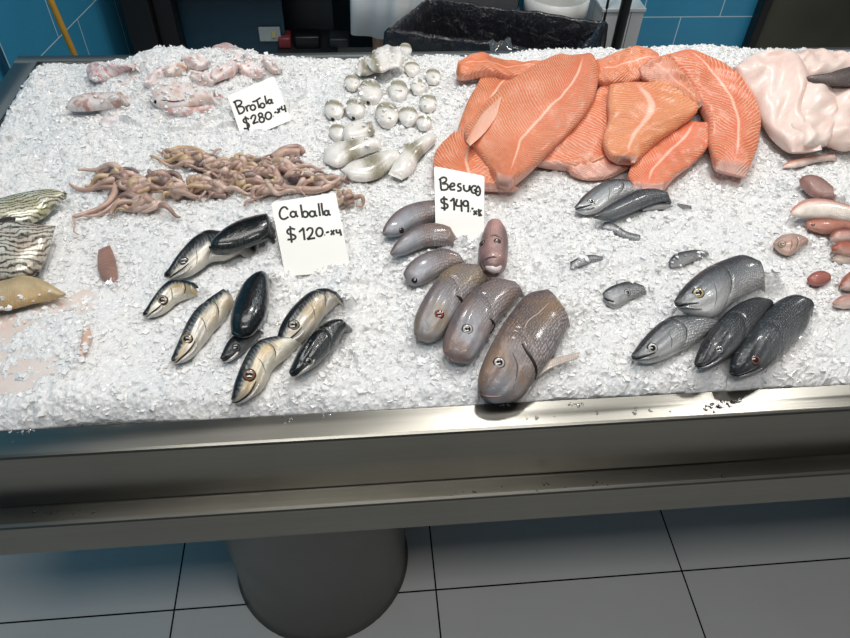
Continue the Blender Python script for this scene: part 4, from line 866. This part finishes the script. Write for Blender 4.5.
# ================================================================== behind the counter
# black plastic-lined crate
def crate():
    z = .62; P = [at(390, 26, z), at(560, 52, z), at(604, 22, z), at(430, 3, z)]
    P = [np.array([.115, 2.13, z]), np.array([.66, 1.95, z]), np.array([.80, 2.17, z]), np.array([.255, 2.36, z])]
    cen = sum(P)/4; rt = tag(empty('lined_crate', (cen[0], cen[1], 0)), 'open rectangular bin lined with a crinkled black plastic bag behind the counter', 'bin')
    M_bag = NT('black_bag'); o = M_bag.obj(); s = M_bag.sep(o)
    nz = M_bag.noise(o, 24., 5., .6, 1.5); nf = M_bag.noise(M_bag.comb(M_bag.math('MULTIPLY', s[0], 60.), M_bag.math('MULTIPLY', s[1], 60.), M_bag.math('MULTIPLY', s[2], 6.)), 1., 3.)
    M_bag.set(Base_Color=lin('26262a'), Roughness=.2, Coat_Weight=.6, Coat_Roughness=.1); M_bag.bump(M_bag.math('ADD', nz, nf), 1., .009); M_bag = M_bag.m
    # bag: outer skirt, rolled rim, inner walls, floor - one sheet
    n = 60; R_ = np.random.RandomState(3)
    def ring(scale, z, wob, k):
        out = []
        for i in range(4):
            a, b = P[i], P[(i+1) % 4]
            for t in np.linspace(0, 1, n, endpoint=False):
                q = a+(b-a)*t; q = cen+(q-cen)*scale; j = i*n+t*n
                nrmv = nrm(q-cen); q = q+nrmv*wob*(math.sin(j*.5)*.5+math.sin(j*.21+1)+.4*math.sin(j*1.1+k)); q[2] = z+(.003*math.sin(j*.23+.5)+.0015*math.sin(j*.8+k))*(1 if z > .3 else 0)
                out.append(q)
        return out
    rings = [ring(1.09, .36, .006, 0), ring(1.08, .46, .006, .3), ring(1.07, .56, .004, .6), ring(1.055, .615, .003, .8), ring(1.02, .628, .002, .9), ring(.99, .622, .002, 1.), ring(.95, .58, .003, 1.3), ring(.90, .48, .005, 1.6), ring(.87, .36, .006, 2.), ring(.84, .24, .006, 2.3), ring(.6, .22, .002, 2.3), ring(.02, .22, 0, 2.3)]
    V = np.array([q for r in rings for q in r]); F = gridfaces(len(rings), 4*n); link('bag_liner', V, F, M_bag, rt)
    # crate body under the skirt
    cv = []
    for sc_, z in ((.92, .0), (1.03, .60), (1.018, .60), (.97, .02)):
        for i in range(4): q = cen+(P[i]-cen)*sc_; cv.append((q[0], q[1], z))
    F = gridfaces(4, 4)+[(0, 1, 2, 3)[::-1], (12, 13, 14, 15)]; link('crate_body', np.array(cv), F, plain('grey_crate', '55585a', .4), rt, None, False)
    # knotted flap of film over the near rim
    fp = at(500, 46, .64); V = []
    for i in range(9):
        for j in range(7):
            V.append(fp+np.array([(i/8-.5)*.07, (j/6-.5)*.06+.02*(i/8-.5), .012*math.sin(i*1.1)*math.cos(j*1.3)+.01-(j/6-.5)**2*.05-(.02 if j == 0 else 0)]))
    V = np.array(V); V = np.vstack([V, V-[0, 0, .0015]]); F = gridfaces(9, 7, False)+[f[::-1] for f in gridfaces(9, 7, False, 63)]
    link('film_knot', V, F, plain('grey_film', '4a4a4c', .15, coat=.8), rt)
    return rt
crate()

# worker in a white coat: only the lower coat shows behind the squid
def person():
    cx, cy = .212, 2.635
    sk = [(0, 0, .93), (0, .0, 1.12), (0, .01, 1.32), (0, .01, 1.46), (0, .0, 1.53), (0, -.02, 1.64), (0, -.01, 1.73),
          (-.09, 0, .90), (-.10, -.01, .50), (-.10, .02, .09), (-.10, -.10, .045), (.09, 0, .90), (.10, -.01, .50), (.10, .02, .09), (.10, -.10, .045),
          (-.17, .01, 1.42), (-.23, .02, 1.15), (-.22, -.10, .95), (-.22, -.14, .87), (.17, .01, 1.42), (.23, .02, 1.15), (.22, -.10, .95), (.22, -.14, .87)]
    ed = [(0, 1), (1, 2), (2, 3), (3, 4), (4, 5), (5, 6), (0, 7), (7, 8), (8, 9), (9, 10), (0, 11), (11, 12), (12, 13), (13, 14), (3, 15), (15, 16), (16, 17), (17, 18), (3, 19), (19, 20), (20, 21), (21, 22)]
    rad = [.13, .12, .14, .08, .055, .085, .06, .09, .06, .045, .04, .09, .06, .045, .04, .06, .045, .035, .03, .06, .045, .035, .03]
    rt = tag(empty('person', (cx, cy, 0)), 'person in a long white coat standing behind the counter by the black bin', 'person')
    me = bpy.data.meshes.new('body'); me.from_pydata([(a, b, c) for a, b, c in sk], ed, []); o = bpy.data.objects.new('body', me); C.objects.link(o); o.parent = rt; o['_w'] = [cx, cy, 0]
    me.materials.append(plain('skin_tone', 'c99a80', .5)); md = o.modifiers.new('skin', 'SKIN'); sv = me.skin_vertices[0].data
    for i, r in enumerate(rad): sv[i].radius = (r, r*.85)
    sv[0].use_root = True; o.modifiers.new('sub', 'SUBSURF').render_levels = 2; o.modifiers['sub'].levels = 1
    Mc = NT('white_coat'); nz = Mc.noise(Mc.obj(), 7., 4.); Mc.set(Base_Color=Mc.mix(Mc.ramp(nz, [(.3, 0.0), (.7, 1.0)]), 'e3e6e6', 'f0f2f2'), Roughness=.8); Mc.bump(nz, .3, .01); Mc = Mc.m
    rings = [(.42, .215, .15, .022), (.55, .212, .15, .020), (.7, .205, .15, .016), (.85, .195, .15, .01), (1.0, .18, .14, .006), (1.12, .165, .135, .004), (1.3, .185, .145, .003), (1.42, .19, .13, .002), (1.47, .12, .10, 0), (1.50, .075, .075, 0)]
    n = 96; V = []
    for z, rx, ry, w in rings:
        for k in range(n):
            b = 2*math.pi*k/n; f = 1+w/rx*(math.sin(b*9)+.6*math.sin(b*14+1+z)+.5*math.sin(b*5+z*3)); V.append((cx+rx*f*math.cos(b), cy+ry*f*math.sin(b), z))
    c = link('coat', np.array(V), gridfaces(len(rings), n), Mc, rt); c.modifiers.new('s', 'SOLIDIFY').thickness = .004
    for s in (-1, 1):
        P = crom([(cx+s*.16, cy+.01, 1.43), (cx+s*.235, cy+.02, 1.15), (cx+s*.225, cy-.09, .97)], 14); tube('sleeve', P, np.linspace(.075, .052, 14), Mc, rt, 14)
        for q in range(5):
            hx = cx+s*.22+(q-2)*.016*1.; L = [.045, .075, .082, .076, .06][q if s > 0 else q]
            if q == 0: P = crom([(cx+s*.20, cy-.13, .87), (cx+s*.185, cy-.155, .845), (cx+s*.18, cy-.17, .82)], 8)
            else: P = crom([(hx, cy-.145, .86), (hx, cy-.165, .86-L*.5), (hx, cy-.155, .86-L)], 8)
            tube('finger', P, np.linspace(.0095, .007, 8), plain('skin_tone', 'c99a80', .5), rt, 8)
        P = crom([(cx+s*.10, cy+.06, .05), (cx+s*.10, cy-.02, .055), (cx+s*.10, cy-.15, .035)], 12); tube('boot', P, np.array([.035, .045, .05, .052, .052, .05, .05, .05, .048, .044, .038, .02]), plain('white_boot', 'c9c9c6', .4), rt, 14, .8)
    V = []
    for i in range(9):
        a = math.pi*.55*i/8
        for k in range(24): b = 2*math.pi*k/24; V.append((cx+.094*math.sin(a)*math.cos(b), cy+.0+.105*math.sin(a)*math.sin(b)-.01, 1.66+.115*math.cos(a)))
    link('hair', np.array(V), gridfaces(9, 24), plain('dark_hair', '231a15', .6), rt)
    for s in (-1, 1): disc('eye', np.array([cx+s*.032, cy-.108, 1.665]), np.array([0, -1, 0.]), .011, eye_mat('eye_human', '4a3626', 'e6e2dc'), rt, .5)
    link('nose', *(lambda T: (T[0], T[1]))(tube_data(crom([(cx, cy-.10, 1.665), (cx, cy-.122, 1.635), (cx, cy-.11, 1.622)], 8), np.linspace(.007, .014, 8), 8)), plain('skin_tone', 'c99a80', .5), rt)
    tube('mouth', np.array([(cx-.025, cy-.098, 1.595), (cx, cy-.106, 1.593), (cx+.025, cy-.098, 1.595)]), .004, plain('lip', '9a5a52', .4), rt, 6)
person()

# big grey tub behind the crate and white bucket beside it
V = at(0, 0, .5)
M_gt = plain('grey_tub', '5b5c5e', .4)
o = boxes('storage_tub', [((.30, 2.388, .0), (.57, 2.465, .70), .012)], M_gt); tag(o, 'dark grey storage tub against the wall behind the black bin', 'tub')
def vlathe(name, prof, c, mat, parent=None, n=48): return lathe(name, prof, c, mat, parent, n)
bu = vlathe('bucket', [(.07, .03), (.08, .035), (.09, .2), (.105, .60), (.112, .61), (.112, .66), (.105, .66), (.10, .61), (.088, .2), (.07, .05), (.02, .045)], (.70, 2.385), plain('white_plastic', 'dcdcd8', .35))
bu.location.z -= .03; tag(bu, 'tall white plastic bucket behind the right end of the black bin', 'bucket')
# low white tiled pier
Mp = tiles('white_pier_tiles', 'c9cdcd', '3c4040', .10, .30, 0., 0.13, .003, 0., .3, .15)
p0, p1 = at(596, 12, .48), at(639, 12, .48)
yy = 2.30; x0, x1 = aty(597, 40, yy)[0], aty(641, 25, yy)[0]
hp = aty(617, 12, yy)[2]
Vp = [(x0, yy, 0), (x1, yy, 0), (x1, yy, hp), (x0, yy, hp)]
pier = tag(empty('tiled_pier', ((x0+x1)/2, 2.43, 0)), 'low white tiled pier standing against the blue wall', 'pier')
quad('tile_face', Vp, Mp, pier, None, .0); Vq = [(x0, 2.495, 0), (x0, yy, 0), (x0, yy, hp), (x0, 2.495, hp)]; quad('tile_face', Vq, Mp, pier, None, .0)
quad('tile_face', [(x1, yy, 0), (x1, 2.495, 0), (x1, 2.495, hp), (x1, yy, hp)], Mp, pier)
boxes('cap', [((x0-.004, yy-.004, hp), (x1+.004, 2.495, hp+.012), .002)], plain('white_cap', 'c4cacb', .3), pier)
# black pole and thin rod
def vpole(name, pxy, y, r, col, lab, cat, top=2.2):
    p = aty(pxy[0], pxy[1], y); o = tube(name, np.array([(p[0], y, 0.0), (p[0], y, .6), (p[0], y, top)]), r, plain(col+'_pole', col, .35), None, 20); tag(o, lab, cat)
vpole('pole', (621, 25), 2.2, .017, '17181a', 'thick black upright pole in front of the white tiled pier', 'pole')
vpole('rod', (603, 25), 2.3, .0045, '1c1d1f', 'thin black upright rod left of the thick pole', 'rod')
# olive glass door at the right
dr = tag(empty('glass_door', (2.2, 2.46, 0)), 'dark olive tinted glass door at the far right of the wall', 'door')
xa = aty(754, 25, 2.46)[0]
MG = NT('tinted_glass'); gn = MG.noise(MG.obj(), 2.2, 2.); MG.set(Base_Color=MG.mix(MG.ramp(gn, [(.35, 0.0), (.65, 1.0)]), '23241d', '3f3f33'), Roughness=.18); MG = MG.m
boxes('pane', [((xa+.03, 2.465, .04), (1.98, 2.485, 2.05), .002)], MG, dr)
boxes('pane', [((2.0, 2.465, .04), (2.95, 2.485, 2.05), .002)], plain('black_glass', '15191a', .15), dr)
boxes('frame', [((xa, 2.45, 0), (xa+.035, 2.495, 2.1), .004), ((1.97, 2.45, 0), (2.01, 2.495, 2.1), .004), ((2.95, 2.45, 0), (2.99, 2.495, 2.1), .004), ((xa, 2.45, 2.05), (2.99, 2.495, 2.1), .004)], plain('black_frame', '101113', .3), dr)
# dark display cabinet at the left
cb_ = tag(empty('dark_cabinet', (-.35, 3.0, 0)), 'dark navy cabinet with a black side post behind the left of the counter', 'cabinet')
xl = aty(126, 26, 2.62)[0]; ya = 2.62
boxes('side_post', [((xl, ya, 0), (xl+.10, ya+.5, 2.1), .004), ((xl+.10, ya+.04, 0), (xl+.17, ya+.5, 2.1), .004)], plain('black_post', '0c0d0f', .35), cb_)
boxes('back_panel', [((xl+.17, 3.1, .0), (-.09, 3.14, 2.1), .002)], plain('navy_panel', '0d2b3d', .3), cb_)
boxes('upper_panel', [((xl+.17, ya+.05, .52), (-.09, ya+.10, 2.1), .003)], plain('navy_gloss', '0a1c29', .2), cb_)
boxes('floor_panel', [((xl+.17, ya+.05, .0), (-.09, 3.1, .05), .003)], plain('black_base', '0b0c0e', .4), cb_)
q = aty(270, 33, 2.75); so = boxes('wall_socket', [((q[0]-.042, 2.735, q[2]-.028), (q[0]+.042, 2.747, q[2]+.028), .003)], plain('grey_plate', '9aa3a5', .4)); tag(so, 'pale grey rectangular plate with a switch on the dark cabinet', 'socket')
boxes('switch', [((q[0]+.008, 2.731, q[2]-.012), (q[0]+.024, 2.736, q[2]+.012), .001)], plain('yellow_switch', 'b3a878', .4), so)
mp = boxes('mid_panel', [((xl+.17, 2.747, .0), (q[0]+.06, 2.76, .52), .002)], plain('teal_panel', '0f3648', .3), cb_)
q = aty(318, 49, 2.72); sh_ = boxes('shelf', [((q[0]-.16, 2.68, q[2]-.012), (-.07, 2.90, q[2]), .002)], plain('dark_shelf', '3a3f44', .3, .5), cb_)
for dx, w, h, col, lab, nm in [(-.13, .05, .045, '7a2f35', 'small dark red packet on the shelf of the dark cabinet', 'packet'), (-.04, .1, .05, '131416', 'black lump of a bag beside the red packet on the low shelf', 'bag'), (.085, .08, .04, '2a2f35', 'flat dark grey tray at the right end of the low shelf', 'tray')]:
    b = boxes(nm, [((q[0]+dx-w/2, 2.72, q[2]+.0003), (q[0]+dx+w/2, 2.80, q[2]+h), .008)], plain(nm+'_col', col, .4), None, True); tag(b, lab, nm)
# broom handle leaning by the left wall
pa, pb = at(76, 62, .45), at(50, -6, .62)
lo = pa-(pb-pa)/(pb[2]-pa[2])*pa[2]; hi = pa+(pb-pa)/(pb[2]-pa[2])*(1.45-pa[2])
pa = aty(74, 54, 1.98); pb = aty(50, -1, 1.98); d = (pb-pa)/(pb[2]-pa[2]); lo = pa-d*pa[2]; hi = pa+d*(1.4-pa[2])
br_ = tag(empty('broom', lo), 'broom with an ochre yellow wooden handle leaning by the blue side wall', 'broom')
tube('handle', np.array([lo+[0, 0, .04], (lo+hi)/2, hi]), .0085, plain('ochre_wood', 'b98a2f', .45), br_, 14)
V_, F_ = box_data((lo[0]-.13, lo[1]-.025, .0), (lo[0]+.13, lo[1]+.025, .06), .01); link('brush_head', V_, F_, plain('brown_bristle', '4a3a28', .8), br_)

# ================================================================== crushed ice
hz1 = on(200, 80); hz2 = on(390, 100); hz3 = on(45, 350); hz4 = on(632, 252)
step = .0032
gx = np.arange(X0, X1+step, step); gy = np.arange(Y0, Y1+step/2, step); GX, GY = np.meshgrid(gx, gy, indexing='ij')
def chips(x, y, cell, amp, tilt, seed):
    """facets of tightly packed ice chips: every cell has its own height and slope"""
    R_ = np.random.RandomState(seed); n = 2048; J = R_.rand(n, 5)
    ix, iy = np.floor(x/cell).astype(int), np.floor(y/cell).astype(int)
    best = np.full(x.shape, 1e9); val = np.zeros(x.shape)
    for dx in (-1, 0, 1):
        for dy in (-1, 0, 1):
            cx_, cy_ = ix+dx, iy+dy; h = (cx_*73856093 ^ cy_*19349663) % n; j = J[h]
            px_, py_ = (cx_+j[..., 0])*cell, (cy_+j[..., 1])*cell; d = (x-px_)**2+(y-py_)**2
            v = (j[..., 2]-.5)*amp+((j[..., 3]-.5)*(x-px_)+(j[..., 4]-.5)*(y-py_))*tilt
            m = d < best; best = np.where(m, d, best); val = np.where(m, v, val)
    return val
HH = hsmooth(GX, GY)
rough = .55+.45*np.clip(np.sin(GX*7+1)*np.cos(GY*9)+.4+.6*np.exp(-((GY-1.0)/.35)**2), 0, 1)
MD = np.zeros(GX.shape)
for c_, w_, h_ in TAILS:
    rr_ = max(w_*1.1, .012); MD = np.maximum(MD, h_*np.exp(-(((GX-c_[0])**2+(GY-c_[1])**2)/rr_**2)))
HB = HH+MD
rough = np.maximum(rough, np.clip(MD/.008, 0, 1.5))
HZ = HB+rough*(chips(GX, GY, .0115, .0034, .55, 1)+chips(GX, GY, .0062, .0022, .6, 2)+chips(GX, GY, .030, .005, .2, 3))
# occupancy of things on the ice
occ = np.zeros(GX.shape, bool); OH = np.zeros(GX.shape)
for q in FOOT:
    i = ((q[:, 0]-X0)/step).astype(int); j = ((q[:, 1]-Y0)/step).astype(int); ok = (i >= 0) & (i < len(gx)) & (j >= 0) & (j < len(gy)); occ[i[ok], j[ok]] = True; np.maximum.at(OH, (i[ok], j[ok]), q[ok, 2])
def grow(o, k):
    for _ in range(k):
        o = o.copy(); a = o.copy(); a[1:] |= o[:-1]; a[:-1] |= o[1:]; a[:, 1:] |= o[:, :-1]; a[:, :-1] |= o[:, 1:]; o = a
    return o
occ = grow(occ, 1)
inner = ~grow(~occ, 3)
Z1 = ((GX-hz1[0])/.2)**2+((GY-hz1[1])/.13)**2 < 1; inner &= ~Z1
HZ = HZ+np.where(Z1, .006+.010*np.clip(chips(GX, GY, .022, 1., 8., 11), -.5, 1), 0)
HZ = np.where(inner, HH-.004, HZ)      # ice pressed flat under whatever lies on it
nx, ny = GX.shape
V = np.stack([GX.ravel(), GY.ravel(), HZ.ravel()], 1)
I = np.arange(nx*ny).reshape(nx, ny); F = np.stack([I[:-1, :-1], I[1:, :-1], I[1:, 1:], I[:-1, 1:]], -1).reshape(-1, 4).tolist()
def edge_loop():
    return list(I[:, 0])+list(I[-1, 1:])+list(I[-2::-1, -1])+list(I[0, -2:0:-1])
el = edge_loop(); nb = len(V); low = V[el].copy(); low[:, 2] = .745; V = np.vstack([V, low]); ne = len(el)
F += [(el[k], nb+k, nb+(k+1) % ne, el[(k+1) % ne]) for k in range(ne)]+[tuple(nb+k for k in range(ne))]
M_ice = ice_mat('crushed_ice'); M_shard = ice_mat('ice_chip', True)
ice = link('crushed_ice', V, F, M_ice, None, None, False); tag(ice, 'bed of white crushed ice filling the steel counter', 'ice', kind='stuff')
# loose chips
COVER = {}
def shards(n, seed):
    R_ = np.random.RandomState(seed); out = []
    while len(out) < n:
        x, y = X0+.004+R_.rand()*(X1-X0-.008), Y0+.004+R_.rand()*(Y1-Y0-.008)
        i, j = int((x-X0)/step), int((y-Y0)/step)
        if x > 1.15 and y < 1.1: continue
        zone = ((x-hz1[0])/.2)**2+((y-hz1[1])/.13)**2 < 1 or ((x-hz2[0])/.12)**2+((y-hz2[1])/.17)**2 < 1 or ((x-hz4[0])/.11)**2+((y-hz4[1])/.07)**2 < 1 or ((x-hz3[0])/.14)**2+((y-hz3[1])/.09)**2 < 1
        if occ[i, j] and not (zone and R_.rand() < (.3 if ((x-hz2[0])/.12)**2+((y-hz2[1])/.17)**2 > 1 else .14)): continue
        near = occ[max(0, i-5):i+6, max(0, j-5):j+6].any()
        if not near and R_.rand() > .35*rough[i, j]: continue
        s = (.0016+.0030*R_.rand()**2); z = max(HZ[i, j], OH[i, j] if occ[i, j] else 0)+s*.1
        out.append((x, y, z, s))
    return np.array(out)
S = shards(22000, 5)
base = np.array([(-1, -1, -1), (1, -1, -1), (1, 1, -1), (-1, 1, -1), (-1, -1, 1), (1, -1, 1), (1, 1, 1), (-1, 1, 1)], float)
bf = np.array([(0, 3, 2, 1), (4, 5, 6, 7), (0, 1, 5, 4), (1, 2, 6, 5), (2, 3, 7, 6), (3, 0, 4, 7)])
R_ = np.random.RandomState(9); n = len(S)
sh = base[None]*(.55+.45*R_.rand(n, 8, 1))*np.stack([np.ones(n), .6+.5*R_.rand(n), .3+.4*R_.rand(n)], 1)[:, None, :]+.25*R_.randn(n, 8, 3)*.5
ang = R_.rand(n)*6.28; tl = R_.randn(n)*.5; ca, sa, ct, st_ = np.cos(ang), np.sin(ang), np.cos(tl), np.sin(tl)
x, y, z = sh[..., 0], sh[..., 1], sh[..., 2]; y, z = y*ct[:, None]-z*st_[:, None], y*st_[:, None]+z*ct[:, None]; x, y = x*ca[:, None]-y*sa[:, None], x*sa[:, None]+y*ca[:, None]
V = np.stack([x, y, z], -1)*S[:, 3][:, None, None]+S[:, None, :3]; F = (bf[None]+8*np.arange(n)[:, None, None]).reshape(-1, 4).tolist()
lc = link('ice_chips', V.reshape(-1, 3), F, M_shard, None, None, False); tag(lc, 'loose glassy ice chips scattered over the ice bed', 'ice', kind='stuff')

# ================================================================== light
w = bpy.data.worlds.new('world'); sc.world = w; w.use_nodes = True; w.node_tree.nodes['Background'].inputs[0].default_value = lin('c9ccce'); w.node_tree.nodes['Background'].inputs[1].default_value = .2
def lamp(x, y, z, sx, sy, power, col=(1, .98, .95)):
    l = bpy.data.lights.new('ceiling_lamp', 'AREA'); l.shape = 'RECTANGLE'; l.size = sx; l.size_y = sy; l.energy = power; l.color = col
    o = bpy.data.objects.new('ceiling_lamp', l); C.objects.link(o); o.location = (x, y, z); return o
for x in (-1.5, .42, 1.66): lamp(x, 1.70, 2.8, .22, .22, 18)
lamp(.1, .95, 2.85, 1.6, .6, 20)
lamp(.1, -.35, 2.85, 1.6, .3, 23)
vs = sc.view_settings; vs.view_transform = 'Standard'; vs.look = 'None'; vs.gamma = 1; vs.exposure = -0.18; vs.use_curve_mapping = False
for o in bpy.data.objects:
    if '_w' in o.keys(): del o['_w']
